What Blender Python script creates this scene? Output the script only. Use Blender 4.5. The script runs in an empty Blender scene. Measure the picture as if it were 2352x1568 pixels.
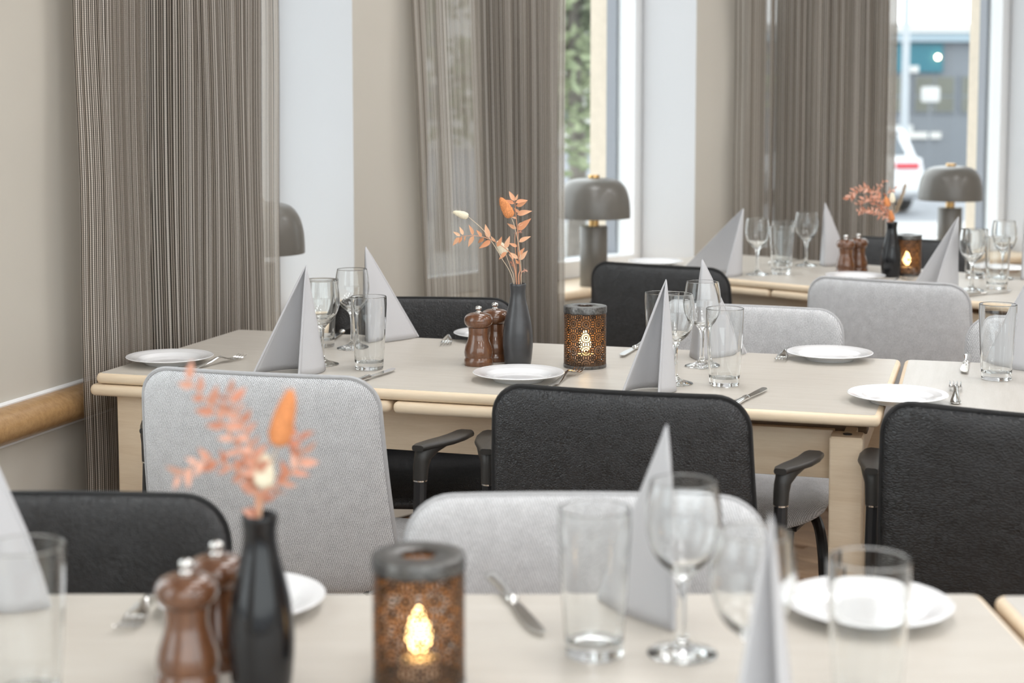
import bpy, bmesh, math, random
from mathutils import Vector, Matrix, Euler
random.seed(7)
R = math.radians
scene = bpy.context.scene
col = scene.collection

# ------------------------------------------------------------------ camera
FPX = 3733.0
cam_d = bpy.data.cameras.new('camera')
cam = bpy.data.objects.new('camera', cam_d); col.objects.link(cam)
cam.location = (0, 0, 1.285); cam.rotation_euler = (R(85), 0, 0)
cam_d.sensor_width = 36; cam_d.lens = FPX / 2352 * 36
cam_d.shift_y = -241 / 2352
cam_d.clip_start = 0.02; cam_d.clip_end = 300
cam_d.dof.use_dof = True; cam_d.dof.focus_distance = 3.1; cam_d.dof.aperture_fstop = 4.0
scene.camera = cam

# ------------------------------------------------------------------ world, lights, exposure
world = bpy.data.worlds.new('overcast_sky'); scene.world = world
world.use_nodes = True
bg = world.node_tree.nodes['Background']
bg.inputs[0].default_value = (0.95, 0.98, 1.0, 1); bg.inputs[1].default_value = 3.0
CEIL_Z = 2.8
CEILING_W = 7.0
vs = scene.view_settings
vs.view_transform = 'Standard'; vs.look = 'None'; vs.gamma = 1.0; vs.exposure = 0.2
vs.use_curve_mapping = False
scene.cycles.max_bounces = 14; scene.cycles.transmission_bounces = 14
scene.cycles.transparent_max_bounces = 24; scene.cycles.glossy_bounces = 6; scene.cycles.diffuse_bounces = 4

# ------------------------------------------------------------------ helpers: objects
def tag(o, label=None, cat=None, group=None, kind=None):
    if label: o['label'] = label
    if cat: o['category'] = cat
    if group: o['group'] = group
    if kind: o['kind'] = kind
    return o
def empty(name, loc=(0, 0, 0), rz=0.0):
    o = bpy.data.objects.new(name, None); col.objects.link(o)
    o.empty_display_size = 0.05
    o.location = loc; o.rotation_euler = (0, 0, rz); return o
def put(name, me, parent=None, loc=(0, 0, 0), rot=(0, 0, 0), scale=None):
    o = bpy.data.objects.new(name, me); col.objects.link(o)
    o.parent = parent; o.location = loc; o.rotation_euler = rot
    if scale: o.scale = scale
    return o
def mesh(name, geo, m, smooth=True, angle=35, uv=None):
    vv, ff = geo
    me = bpy.data.meshes.new(name); me.from_pydata([tuple(v) for v in vv], [], ff); me.update()
    if m: me.materials.append(m)
    if uv is not None:
        l = me.uv_layers.new(name='UVMap')
        for lp in me.loops: l.data[lp.index].uv = uv[lp.vertex_index]
    if smooth:
        for p in me.polygons: p.use_smooth = True
        me.set_sharp_from_angle(angle=R(angle))
    return me

# ------------------------------------------------------------------ helpers: geometry (verts, faces)
def join(*gs):
    V, F = [], []
    for v, f in gs:
        n = len(V); V += list(v); F += [tuple(i + n for i in q) for q in f]
    return V, F
def box(x0, x1, y0, y1, z0, z1):
    v = [(x0, y0, z0), (x1, y0, z0), (x1, y1, z0), (x0, y1, z0), (x0, y0, z1), (x1, y0, z1), (x1, y1, z1), (x0, y1, z1)]
    return v, [(0, 3, 2, 1), (4, 5, 6, 7), (0, 1, 5, 4), (1, 2, 6, 5), (2, 3, 7, 6), (3, 0, 4, 7)]
def rounded_rect(x0, x1, y0, y1, r, n=5):
    pts = []
    for cx, cy, a0 in ((x1 - r, y1 - r, 0), (x0 + r, y1 - r, 90), (x0 + r, y0 + r, 180), (x1 - r, y0 + r, 270)):
        for i in range(n + 1):
            a = R(a0 + 90 * i / n); pts.append((cx + r * math.cos(a), cy + r * math.sin(a)))
    return pts
def loft(loops, cap0=True, cap1=True):
    n = len(loops[0]); V = [p for l in loops for p in l]; F = []
    for k in range(len(loops) - 1):
        for i in range(n):
            j = (i + 1) % n
            F.append((k * n + i, k * n + j, (k + 1) * n + j, (k + 1) * n + i))
    if cap0: F.append(tuple(range(n - 1, -1, -1)))
    if cap1: F.append(tuple(range((len(loops) - 1) * n, len(loops) * n)))
    return V, F
def slab(x0, x1, y0, y1, z0, z1, rc=0.02, re=0.008, ne=4, nc=5):
    """board with rounded corners in plan and rounded edges"""
    loops = []
    re = min(re, (z1 - z0) / 2)
    for i in range(ne + 1):
        a = R(90 * i / ne); d = re * (1 - math.sin(a)); z = z0 + re * (1 - math.cos(a))
        loops.append([(x, y, z) for x, y in rounded_rect(x0 + d, x1 - d, y0 + d, y1 - d, max(rc - d, 0.0005), nc)])
    for i in range(ne + 1):
        a = R(90 * i / ne); d = re * (1 - math.cos(a)); z = z1 - re * (1 - math.sin(a))
        loops.append([(x, y, z) for x, y in rounded_rect(x0 + d, x1 - d, y0 + d, y1 - d, max(rc - d, 0.0005), nc)])
    return loft(loops)
def lathe(prof, n=36, a0=0.0):
    V, F, rings = [], [], []
    for r, z in prof:
        if r < 1e-6:
            rings.append([len(V)]); V.append((0, 0, z))
        else:
            rings.append(list(range(len(V), len(V) + n)))
            for i in range(n):
                a = a0 + 2 * math.pi * i / n; V.append((r * math.cos(a), r * math.sin(a), z))
    for A, B in zip(rings, rings[1:]):
        if len(A) == 1 and len(B) == 1: continue
        for i in range(n):
            j = (i + 1) % n
            if len(A) == 1: F.append((A[0], B[j], B[i]))
            elif len(B) == 1: F.append((A[i], A[j], B[0]))
            else: F.append((A[i], A[j], B[j], B[i]))
    return V, F
def dens(prof, step=0.0035):
    out = [prof[0]]
    for (r0, z0), (r1, z1) in zip(prof, prof[1:]):
        d = math.hypot(r1 - r0, z1 - z0); k = max(1, int(math.ceil(d / step)))
        ts = [i / k for i in range(1, k + 1)]
        if d > 0.003: ts = sorted(set(ts + [0.0006 / d, 1 - 0.0006 / d]))
        out += [(r0 + (r1 - r0) * t, z0 + (z1 - z0) * t) for t in ts]
    return out
def smooth_prof(prof, keep):
    """spline through profile points, split at the kept corner indices"""
    out = []
    for a, b in zip(keep, keep[1:]):
        seg = prof[a:b + 1]
        q = [(max(p.x, 0.0), p.z) for p in spline([(r, 0, z) for r, z in seg], 4)] if len(seg) > 2 else seg
        out += q[:-1]
    return out + [prof[-1]]
def spline(pts, n=8):
    """Catmull-Rom through points"""
    P = [Vector(p) for p in pts]; P = [P[0] * 2 - P[1]] + P + [P[-1] * 2 - P[-2]]
    out = []
    for i in range(1, len(P) - 2):
        for k in range(n):
            t = k / n; a, b, c, d = P[i - 1], P[i], P[i + 1], P[i + 2]
            out.append(0.5 * ((2 * b) + (c - a) * t + (2 * a - 5 * b + 4 * c - d) * t * t + (3 * b - a - 3 * c + d) * t ** 3))
    out.append(P[-2]); return out
def tube(path, r, n=10, cap=True, closed=False, flat=1.0):
    path = [Vector(p) for p in path]; m = len(path); loops = []
    up = None
    for i, p in enumerate(path):
        if closed: t = (path[(i + 1) % m] - path[i - 1])
        else: t = path[min(i + 1, m - 1)] - path[max(i - 1, 0)]
        t.normalize()
        if up is None:
            up = Vector((0, 0, 1)) if abs(t.z) < 0.9 else Vector((0, 1, 0))
        s = t.cross(up).normalized(); up = s.cross(t).normalized()
        rr = r[i] if isinstance(r, (list, tuple)) else r
        loops.append([tuple(p + s * rr * math.cos(2 * math.pi * k / n) + up * rr * flat * math.sin(2 * math.pi * k / n)) for k in range(n)])
    if closed: loops.append(loops[0])
    return loft(loops, cap and not closed, cap and not closed)
def prism(outline, z0, z1):
    return loft([[(x, y, z0) for x, y in outline], [(x, y, z1) for x, y in outline]])
def xf(geo, M):
    return [tuple(M @ Vector(v)) for v in geo[0]], geo[1]
def smooth_poly(corners, radii, n=8):
    """rounded polygon, counter-clockwise corners"""
    out = []; m = len(corners)
    for i in range(m):
        p = Vector(corners[i]); a = (Vector(corners[i - 1]) - p).normalized(); b = (Vector(corners[(i + 1) % m]) - p).normalized()
        ang = a.angle(b); d = radii[i] / math.tan(ang / 2)
        s, e = p + a * d, p + b * d
        c = p + (a + b).normalized() * (radii[i] / math.sin(ang / 2))
        a0 = math.atan2(s.y - c.y, s.x - c.x); a1 = math.atan2(e.y - c.y, e.x - c.x)
        da = (a1 - a0 + math.pi) % (2 * math.pi) - math.pi
        for k in range(n + 1):
            t = a0 + da * k / n; out.append((c.x + radii[i] * math.cos(t), c.y + radii[i] * math.sin(t)))
    return out
def resample(poly, step):
    P = [Vector(p) for p in poly]; P.append(P[0]); out = []; 
    for a, b in zip(P, P[1:]):
        k = max(1, int(round((b - a).length / step)))
        for i in range(k): out.append(tuple(a.lerp(b, i / k)))
    return out
def pad(outline, T, deform, rings=9, power=6.0):
    """puffy pad over an outline in (u, v); deform(u, v, h) -> xyz. returns geo, uv, rim path"""
    c = Vector((sum(p[0] for p in outline) / len(outline), sum(p[1] for p in outline) / len(outline)))
    n = len(outline); V, F, UV = [], [], []
    rhos = [math.sin(math.pi / 2 * (k + 1) / rings) for k in range(rings)]
    def ringpts(rho, sign):
        h = sign * T * max(0.0, 1 - rho ** power) ** 0.5
        for p in outline:
            q = c + (Vector(p) - c) * rho
            V.append(deform(q.x, q.y, h)); UV.append((q.x, q.y))
    V.append(deform(c.x, c.y, T)); UV.append(tuple(c)); top = [0]
    starts = []
    for rho in rhos: starts.append(len(V)); ringpts(rho, 1)
    bstarts = []
    for rho in rhos[-2::-1]: bstarts.append(len(V)); ringpts(rho, -1)
    bc = len(V); V.append(deform(c.x, c.y, -T)); UV.append(tuple(c))
    for i in range(n): F.append((0, starts[0] + i, starts[0] + (i + 1) % n))
    seq = starts + bstarts
    for A, B in zip(seq, seq[1:]):
        for i in range(n):
            j = (i + 1) % n; F.append((A + i, B + i, B + j, A + j))
    A = seq[-1]
    for i in range(n): F.append((A + i, bc, A + (i + 1) % n))
    rim = [deform(p[0], p[1], 0) for p in outline]
    return (V, F), UV, rim

# ------------------------------------------------------------------ materials
def M(name):
    m = bpy.data.materials.new(name); m.use_nodes = True
    nt = m.node_tree; b = nt.nodes['Principled BSDF']
    return m, nt, b
def N(nt, typ, **kw):
    n = nt.nodes.new(typ)
    for k, v in kw.items():
        if k == 'inp':
            for a, b in v.items(): n.inputs[a].default_value = b
        else: setattr(n, k, v)
    return n
def L(nt, a, b): nt.links.new(a, b)
def math_n(nt, op, a, b=None, c=None, clamp=False):
    n = nt.nodes.new('ShaderNodeMath'); n.operation = op; n.use_clamp = clamp
    for i, v in enumerate((a, b, c)):
        if v is None: continue
        if isinstance(v, (int, float)): n.inputs[i].default_value = v
        else: nt.links.new(v, n.inputs[i])
    return n.outputs[0]
def ramp(nt, fac, stops):
    n = nt.nodes.new('ShaderNodeValToRGB'); nt.links.new(fac, n.inputs[0])
    cr = n.color_ramp
    while len(cr.elements) < len(stops): cr.elements.new(0.5)
    for e, (p, c) in zip(cr.elements, stops): e.position = p; e.color = (*c, 1)
    return n.outputs[0]
def mapping(nt, src, scale):
    tc = nt.nodes.new('ShaderNodeTexCoord'); mp = nt.nodes.new('ShaderNodeMapping')
    mp.inputs['Scale'].default_value = scale; nt.links.new(tc.outputs[src], mp.inputs[0]); return mp.outputs[0]
def noise(nt, vec, scale, detail=3, rough=0.5):
    n = nt.nodes.new('ShaderNodeTexNoise'); n.inputs['Scale'].default_value = scale
    n.inputs['Detail'].default_value = detail; n.inputs['Roughness'].default_value = rough
    nt.links.new(vec, n.inputs['Vector']); return n.outputs[0]
def bump(nt, b, h, strength, dist=0.001):
    n = nt.nodes.new('ShaderNodeBump'); n.inputs['Strength'].default_value = strength; n.inputs['Distance'].default_value = dist
    nt.links.new(h, n.inputs['Height']); nt.links.new(n.outputs[0], b.inputs['Normal'])
def plain(name, c, rough=0.5, metal=0.0, var=0.0, scale=30, spec=0.5, coat=0.0, bmp=0.0):
    m, nt, b = M(name)
    b.inputs['Base Color'].default_value = (*c, 1); b.inputs['Roughness'].default_value = rough
    b.inputs['Metallic'].default_value = metal; b.inputs['Specular IOR Level'].default_value = spec
    b.inputs['Coat Weight'].default_value = coat
    v = mapping(nt, 'Object', (1, 1, 1)); nz = noise(nt, v, scale, 4)
    if var > 0:
        lo = tuple(x * (1 - var) for x in c); hi = tuple(min(1, x * (1 + var)) for x in c)
        L(nt, ramp(nt, nz, [(0.3, lo), (0.7, hi)]), b.inputs['Base Color'])
    else:
        L(nt, ramp(nt, nz, [(0.0, c), (1.0, tuple(min(1, x * 1.02) for x in c))]), b.inputs['Base Color'])
    if bmp: bump(nt, b, nz, bmp)
    return m
def wood(name, c0, c1, stretch=(1.2, 14, 14), scale=5.0, rough=0.4, coat=0.0, spec=0.5, fine=0.35):
    m, nt, b = M(name)
    v = mapping(nt, 'Object', stretch)
    n1 = noise(nt, v, scale, 6, 0.6)
    v2 = mapping(nt, 'Object', tuple(s * 6 for s in stretch)); n2 = noise(nt, v2, scale, 4, 0.6)
    mix = math_n(nt, 'ADD', math_n(nt, 'MULTIPLY', n1, 1 - fine), math_n(nt, 'MULTIPLY', n2, fine))
    L(nt, ramp(nt, mix, [(0.32, c0), (0.68, c1)]), b.inputs['Base Color'])
    b.inputs['Roughness'].default_value = rough; b.inputs['Coat Weight'].default_value = coat
    b.inputs['Specular IOR Level'].default_value = spec
    bump(nt, b, n2, 0.06)
    return m
MAT = {}
MAT['birch'] = wood('pale_birch', (0.76, 0.60, 0.42), (0.87, 0.72, 0.54), rough=0.42)
MAT['veneer'] = wood('bleached_birch_veneer', (0.545, 0.503, 0.443), (0.62, 0.58, 0.523), stretch=(1.5, 16, 16), rough=0.36, spec=0.4)
MAT['veneer2'] = wood('bleached_birch_veneer_crosswise', (0.53, 0.50, 0.455), (0.595, 0.565, 0.525), stretch=(16, 1.5, 16), rough=0.38, spec=0.35)
MAT['shadowwood'] = wood('shade_brown_slide_wood', (0.16, 0.105, 0.065), (0.24, 0.165, 0.105), rough=0.6)  # dark brown stands in for shade in the gap under the top
MAT['oak'] = wood('golden_oak', (0.31, 0.17, 0.068), (0.49, 0.305, 0.14), stretch=(1.5, 18, 18), scale=6, rough=0.35, coat=0.3)
MAT['plank'] = wood('brown_floorboard', (0.23, 0.14, 0.085), (0.40, 0.275, 0.18), stretch=(1.6, 16, 16), scale=3, rough=0.4)
MAT['mill'] = wood('varnished_walnut', (0.085, 0.033, 0.015), (0.19, 0.08, 0.036), stretch=(22, 22, 4), scale=5, rough=0.22, coat=0.7)
MAT['wall'] = plain('beige_wall_paint', (0.55, 0.515, 0.455), 0.75, var=0.02, scale=3)
MAT['white'] = plain('white_reveal_paint', (0.62, 0.625, 0.64), 0.6, var=0.01, scale=4)
MAT['frame'] = plain('white_window_lacquer', (0.86, 0.87, 0.88), 0.35)
MAT['greymetal'] = plain('grey_window_metal', (0.26, 0.27, 0.30), 0.45)
MAT['stone'] = plain('cream_outer_reveal', (0.72, 0.62, 0.50), 0.8, var=0.05)
MAT['ceiling'] = plain('ceiling_white', (0.82, 0.81, 0.79), 0.9)
MAT['porcelain'] = plain('white_porcelain', (0.86, 0.86, 0.87), 0.12, spec=0.6, coat=0.3)
MAT['steel'] = plain('polished_steel', (0.74, 0.73, 0.71), 0.13, 1.0)
MAT['chrome'] = plain('chrome', (0.80, 0.79, 0.77), 0.10, 1.0)
MAT['brass'] = plain('brushed_brass', (0.66, 0.42, 0.18), 0.28, 1.0)
MAT['tube'] = plain('black_powder_coat', (0.016, 0.016, 0.018), 0.38, var=0.05)
MAT['arm'] = plain('black_armrest_plastic', (0.030, 0.028, 0.026), 0.42, var=0.1, bmp=0.03, scale=400)
MAT['lamp'] = plain('grey_brown_lamp_lacquer', (0.14, 0.13, 0.115), 0.30, spec=0.6)
MAT['lampin'] = plain('white_lamp_inside', (0.8, 0.78, 0.74), 0.6)
MAT['vase_matt'] = plain('matt_black_ceramic', (0.055, 0.055, 0.058), 0.30, var=0.12, scale=60)
MAT['vase_gloss'] = plain('glossy_black_glaze', (0.010, 0.010, 0.011), 0.13, var=0.1, spec=0.45)
MAT['stem_c'] = plain('bleached_stem', (0.74, 0.60, 0.45), 0.7)
MAT['stem_o'] = plain('peach_stem', (0.72, 0.36, 0.22), 0.7)
MAT['candle'] = plain('candle_wax', (0.85, 0.75, 0.58), 0.5)

def leafmat(name, c0, c1):
    m, nt, b = M(name)
    oi = nt.nodes.new('ShaderNodeObjectInfo')
    v = mapping(nt, 'Object', (1, 1, 1)); nz = noise(nt, v, 120, 3)
    f = math_n(nt, 'ADD', math_n(nt, 'MULTIPLY', oi.outputs['Random'], 0.7), math_n(nt, 'MULTIPLY', nz, 0.3))
    L(nt, ramp(nt, f, [(0.1, c0), (0.85, c1)]), b.inputs['Base Color']); b.inputs['Roughness'].default_value = 0.6
    b.inputs['Subsurface Weight'].default_value = 0.0
    return m
MAT['leaf_peach'] = leafmat('peach_dried_leaf', (0.72, 0.30, 0.145), (0.88, 0.56, 0.36))
MAT['leaf_coral'] = leafmat('coral_dried_leaf', (0.54, 0.21, 0.125), (0.78, 0.45, 0.34))
MAT['tail_orange'] = plain('orange_fluff', (0.74, 0.29, 0.11), 0.9, var=0.3, scale=500, bmp=0.6)
MAT['tail_cream'] = plain('cream_fluff', (0.88, 0.80, 0.62), 0.9, var=0.08, scale=500, bmp=0.5)
MAT['plume'] = plain('sandy_plume', (0.60, 0.49, 0.36), 0.9, var=0.2, scale=300)

def fabric(name, dark, light, p=0.0040):
    m, nt, b = M(name)
    tc = nt.nodes.new('ShaderNodeTexCoord'); sp = nt.nodes.new('ShaderNodeSeparateXYZ')
    wn = nt.nodes.new('ShaderNodeTexNoise'); wn.inputs['Scale'].default_value = 120; L(nt, tc.outputs['UV'], wn.inputs['Vector'])
    va = nt.nodes.new('ShaderNodeVectorMath'); va.operation = 'MULTIPLY_ADD'
    L(nt, wn.outputs[1], va.inputs[0]); va.inputs[1].default_value = (0.0016, 0.0016, 0); L(nt, tc.outputs['UV'], va.inputs[2])
    L(nt, va.outputs[0], sp.inputs[0])
    k = 2 * math.pi / p
    d1 = math_n(nt, 'ADD', sp.outputs[0], math_n(nt, 'MULTIPLY', sp.outputs[1], 0.55))
    d2 = math_n(nt, 'SUBTRACT', sp.outputs[1], math_n(nt, 'MULTIPLY', sp.outputs[0], 0.2))
    s = math_n(nt, 'MULTIPLY', math_n(nt, 'SINE', math_n(nt, 'MULTIPLY', d1, k)), math_n(nt, 'SINE', math_n(nt, 'MULTIPLY', d2, k)))
    s = math_n(nt, 'MULTIPLY_ADD', s, 0.5, 0.5)
    nA = noise(nt, tc.outputs['UV'], 420, 3, 0.7); nB = noise(nt, tc.outputs['UV'], 45, 3, 0.6)
    f = math_n(nt, 'ADD', math_n(nt, 'MULTIPLY', s, 0.42), math_n(nt, 'ADD', math_n(nt, 'MULTIPLY', nA, 0.62), math_n(nt, 'MULTIPLY', nB, 0.16)))
    f = math_n(nt, 'SUBTRACT', f, 0.09)
    L(nt, ramp(nt, f, [(0.25, dark), (0.78, light)]), b.inputs['Base Color'])
    b.inputs['Roughness'].default_value = 0.9; b.inputs['Specular IOR Level'].default_value = 0.15
    b.inputs['Sheen Weight'].default_value = 0.15
    bump(nt, b, f, 0.55, 0.0015)
    return m
MAT['grey_fabric'] = fabric('grey_wool_weave', (0.19, 0.19, 0.198), (0.95, 0.95, 0.965))
def leather(name, stretch=(1, 1, 1)):
    m, nt, b = M(name)
    v = mapping(nt, 'UV', stretch)
    vo = nt.nodes.new('ShaderNodeTexVoronoi'); vo.feature = 'DISTANCE_TO_EDGE'; vo.inputs['Scale'].default_value = 260
    L(nt, v, vo.inputs['Vector'])
    nz = noise(nt, v, 35, 4)
    h = math_n(nt, 'ADD', math_n(nt, 'MINIMUM', vo.outputs['Distance'], 0.28), math_n(nt, 'MULTIPLY', nz, 0.35))
    L(nt, ramp(nt, nz, [(0.3, (0.013, 0.013, 0.014)), (0.75, (0.024, 0.024, 0.026))]), b.inputs['Base Color'])
    L(nt, ramp(nt, nz, [(0.3, (0.36,) * 3), (0.7, (0.46,) * 3)]), b.inputs['Roughness'])
    b.inputs['Specular IOR Level'].default_value = 0.6
    bump(nt, b, h, 0.9, 0.0024)
    return m
MAT['leather'] = leather('black_grained_leather')
MAT['leather_creased'] = leather('black_creased_leather', (0.42, 1.15, 1))
m, nt, b = M('grey_paper_napkin'); MAT['napkin'] = m
v = mapping(nt, 'Object', (1, 1, 1)); nz = noise(nt, v, 700, 2)
b.inputs['Base Color'].default_value = (0.56, 0.555, 0.57, 1); b.inputs['Roughness'].default_value = 0.85
b.inputs['Specular IOR Level'].default_value = 0.2; bump(nt, b, nz, 0.35, 0.0006)
m, nt, b = M('clear_glass'); MAT['glass'] = m
nt.nodes.remove(b); g = nt.nodes.new('ShaderNodeBsdfGlass'); g.inputs['IOR'].default_value = 1.45; g.inputs['Roughness'].default_value = 0.0
g.inputs['Color'].default_value = (0.985, 0.99, 0.99, 1); L(nt, g.outputs[0], nt.nodes['Material Output'].inputs[0])
m, nt, b = M('window_glass'); MAT['pane'] = m
nt.nodes.remove(b); t = nt.nodes.new('ShaderNodeBsdfTransparent'); g = nt.nodes.new('ShaderNodeBsdfGlossy'); g.inputs['Roughness'].default_value = 0.0
lw = nt.nodes.new('ShaderNodeLayerWeight'); lw.inputs[0].default_value = 0.5; mx = nt.nodes.new('ShaderNodeMixShader')
facing = math_n(nt, 'MULTIPLY_ADD', math_n(nt, 'POWER', lw.outputs['Facing'], 5.0), 0.9, 0.03)
t.inputs[0].default_value = (0.95, 0.97, 0.97, 1)
L(nt, facing, mx.inputs[0]); L(nt, t.outputs[0], mx.inputs[1]); L(nt, g.outputs[0], mx.inputs[2]); L(nt, mx.outputs[0], nt.nodes['Material Output'].inputs[0])
# string curtain: UV = metres along cloth, metres of height
m, nt, b = M('string_curtain'); MAT['curtain'] = m
tc = nt.nodes.new('ShaderNodeTexCoord'); sp = nt.nodes.new('ShaderNodeSeparateXYZ'); L(nt, tc.outputs['UV'], sp.inputs[0])
mv = nt.nodes.new('ShaderNodeMapping'); mv.inputs['Scale'].default_value = (1, 0.004, 1); L(nt, tc.outputs['UV'], mv.inputs[0])
n1 = noise(nt, mv.outputs[0], 60, 2)
uu = math_n(nt, 'ADD', math_n(nt, 'DIVIDE', sp.outputs[0], 0.0062), math_n(nt, 'MULTIPLY', n1, 1.6))
fr_ = math_n(nt, 'FRACT', uu); tri = math_n(nt, 'ABSOLUTE', math_n(nt, 'SUBTRACT', fr_, 0.5))
wnz = nt.nodes.new('ShaderNodeTexWhiteNoise'); wnz.noise_dimensions = '1D'; L(nt, math_n(nt, 'FLOOR', uu), wnz.inputs['W'])
width = math_n(nt, 'MULTIPLY_ADD', wnz.outputs[0], 0.13, 0.24)
thr = math_n(nt, 'MULTIPLY', math_n(nt, 'SUBTRACT', width, tri), 12.0, clamp=True)      # 1 on the light cords
weft = math_n(nt, 'MULTIPLY_ADD', math_n(nt, 'SINE', math_n(nt, 'MULTIPLY', sp.outputs[1], 2 * math.pi / 0.0042)), 0.12, 0.88)
n2 = noise(nt, mv.outputs[0], 14, 2)
lightc = ramp(nt, math_n(nt, 'ADD', math_n(nt, 'MULTIPLY', wnz.outputs[0], 0.5), math_n(nt, 'MULTIPLY', n2, 0.5)), [(0.2, (0.47, 0.41, 0.345)), (0.8, (0.74, 0.69, 0.63))])
mixc = nt.nodes.new('ShaderNodeMix'); mixc.data_type = 'RGBA'
L(nt, math_n(nt, 'MULTIPLY', thr, weft), mixc.inputs[0]); mixc.inputs[6].default_value = (0.055, 0.045, 0.036, 1); L(nt, lightc, mixc.inputs[7])
dif = nt.nodes.new('ShaderNodeBsdfDiffuse'); tl = nt.nodes.new('ShaderNodeBsdfTranslucent'); L(nt, mixc.outputs[2], dif.inputs[0]); L(nt, mixc.outputs[2], tl.inputs[0])
m1 = nt.nodes.new('ShaderNodeMixShader'); m1.inputs[0].default_value = 0.35; L(nt, dif.outputs[0], m1.inputs[1]); L(nt, tl.outputs[0], m1.inputs[2])
tr = nt.nodes.new('ShaderNodeBsdfTransparent'); m2 = nt.nodes.new('ShaderNodeMixShader')
L(nt, math_n(nt, 'MULTIPLY_ADD', thr, 0.22, 0.75), m2.inputs[0]); L(nt, tr.outputs[0], m2.inputs[1]); L(nt, m1.outputs[0], m2.inputs[2])
nt.nodes.remove(b); L(nt, m2.outputs[0], nt.nodes['Material Output'].inputs[0])
# pierced lantern metal: UV in metres round the drum / up the drum
m, nt, b = M('pierced_bronze'); MAT['pierced'] = m
tc = nt.nodes.new('ShaderNodeTexCoord'); sp = nt.nodes.new('ShaderNodeSeparateXYZ'); L(nt, tc.outputs['UV'], sp.inputs[0])
def cell(o, off): return math_n(nt, 'SUBTRACT', math_n(nt, 'FRACT', math_n(nt, 'ADD', math_n(nt, 'DIVIDE', o, 0.02702), off)), 0.5)
cx_, cy_ = cell(sp.outputs[0], 0.0), cell(sp.outputs[1], 0.1)
rho = math_n(nt, 'SQRT', math_n(nt, 'ADD', math_n(nt, 'MULTIPLY', cx_, cx_), math_n(nt, 'MULTIPLY', cy_, cy_)))
phi = math_n(nt, 'ARCTAN2', cy_, cx_)
rr = math_n(nt, 'DIVIDE', rho, 0.185); ring = math_n(nt, 'FLOOR', rr); tt = math_n(nt, 'FRACT', rr)
pet = math_n(nt, 'COSINE', math_n(nt, 'ADD', math_n(nt, 'MULTIPLY', phi, 16.0), math_n(nt, 'MULTIPLY', ring, math.pi)))
hole = math_n(nt, 'MULTIPLY', math_n(nt, 'GREATER_THAN', pet, -0.1), math_n(nt, 'MULTIPLY', math_n(nt, 'GREATER_THAN', tt, 0.22), math_n(nt, 'LESS_THAN', tt, 0.86)))
hole = math_n(nt, 'MULTIPLY', hole, math_n(nt, 'GREATER_THAN', rho, 0.09))
hole = math_n(nt, 'MULTIPLY', hole, math_n(nt, 'MULTIPLY', math_n(nt, 'GREATER_THAN', sp.outputs[1], 0.008), math_n(nt, 'LESS_THAN', sp.outputs[1], 0.110)))
v = mapping(nt, 'Object', (1, 1, 1)); nz = noise(nt, v, 70, 4)
L(nt, ramp(nt, nz, [(0.35, (0.030, 0.024, 0.020)), (0.7, (0.115, 0.068, 0.042))]), b.inputs['Base Color'])
b.inputs['Metallic'].default_value = 0.75; b.inputs['Roughness'].default_value = 0.38
tr = nt.nodes.new('ShaderNodeBsdfTransparent'); mx = nt.nodes.new('ShaderNodeMixShader')
L(nt, hole, mx.inputs[0]); L(nt, b.outputs[0], mx.inputs[1]); L(nt, tr.outputs[0], mx.inputs[2]); L(nt, mx.outputs[0], nt.nodes['Material Output'].inputs[0])
m = MAT['pierced'].copy(); m.name = 'pierced_amber_glow_lining'; MAT['pierced_glow'] = m  # lining added inside the drum to catch the flame and glow amber
b = m.node_tree.nodes['Principled BSDF']; b.inputs['Metallic'].default_value = 0.0; b.inputs['Roughness'].default_value = 0.6
for l_ in list(b.inputs['Base Color'].links): m.node_tree.links.remove(l_)
b.inputs['Base Color'].default_value = (0.46, 0.25, 0.10, 1)
MAT['lantern_lid'] = plain('dark_worn_metal', (0.13, 0.125, 0.12), 0.35, 0.8, var=0.5, scale=220)
m, nt, b = M('candle_flame'); MAT['flame'] = m
b.inputs['Emission Color'].default_value = (1.0, 0.66, 0.28, 1); b.inputs['Emission Strength'].default_value = 9.0; b.inputs['Base Color'].default_value = (1, 0.7, 0.3, 1)
m, nt, b = M('ceiling_panel_light'); MAT['panel'] = m
b.inputs['Emission Color'].default_value = (0.985, 0.99, 1.0, 1); b.inputs['Emission Strength'].default_value = 3.0

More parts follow.
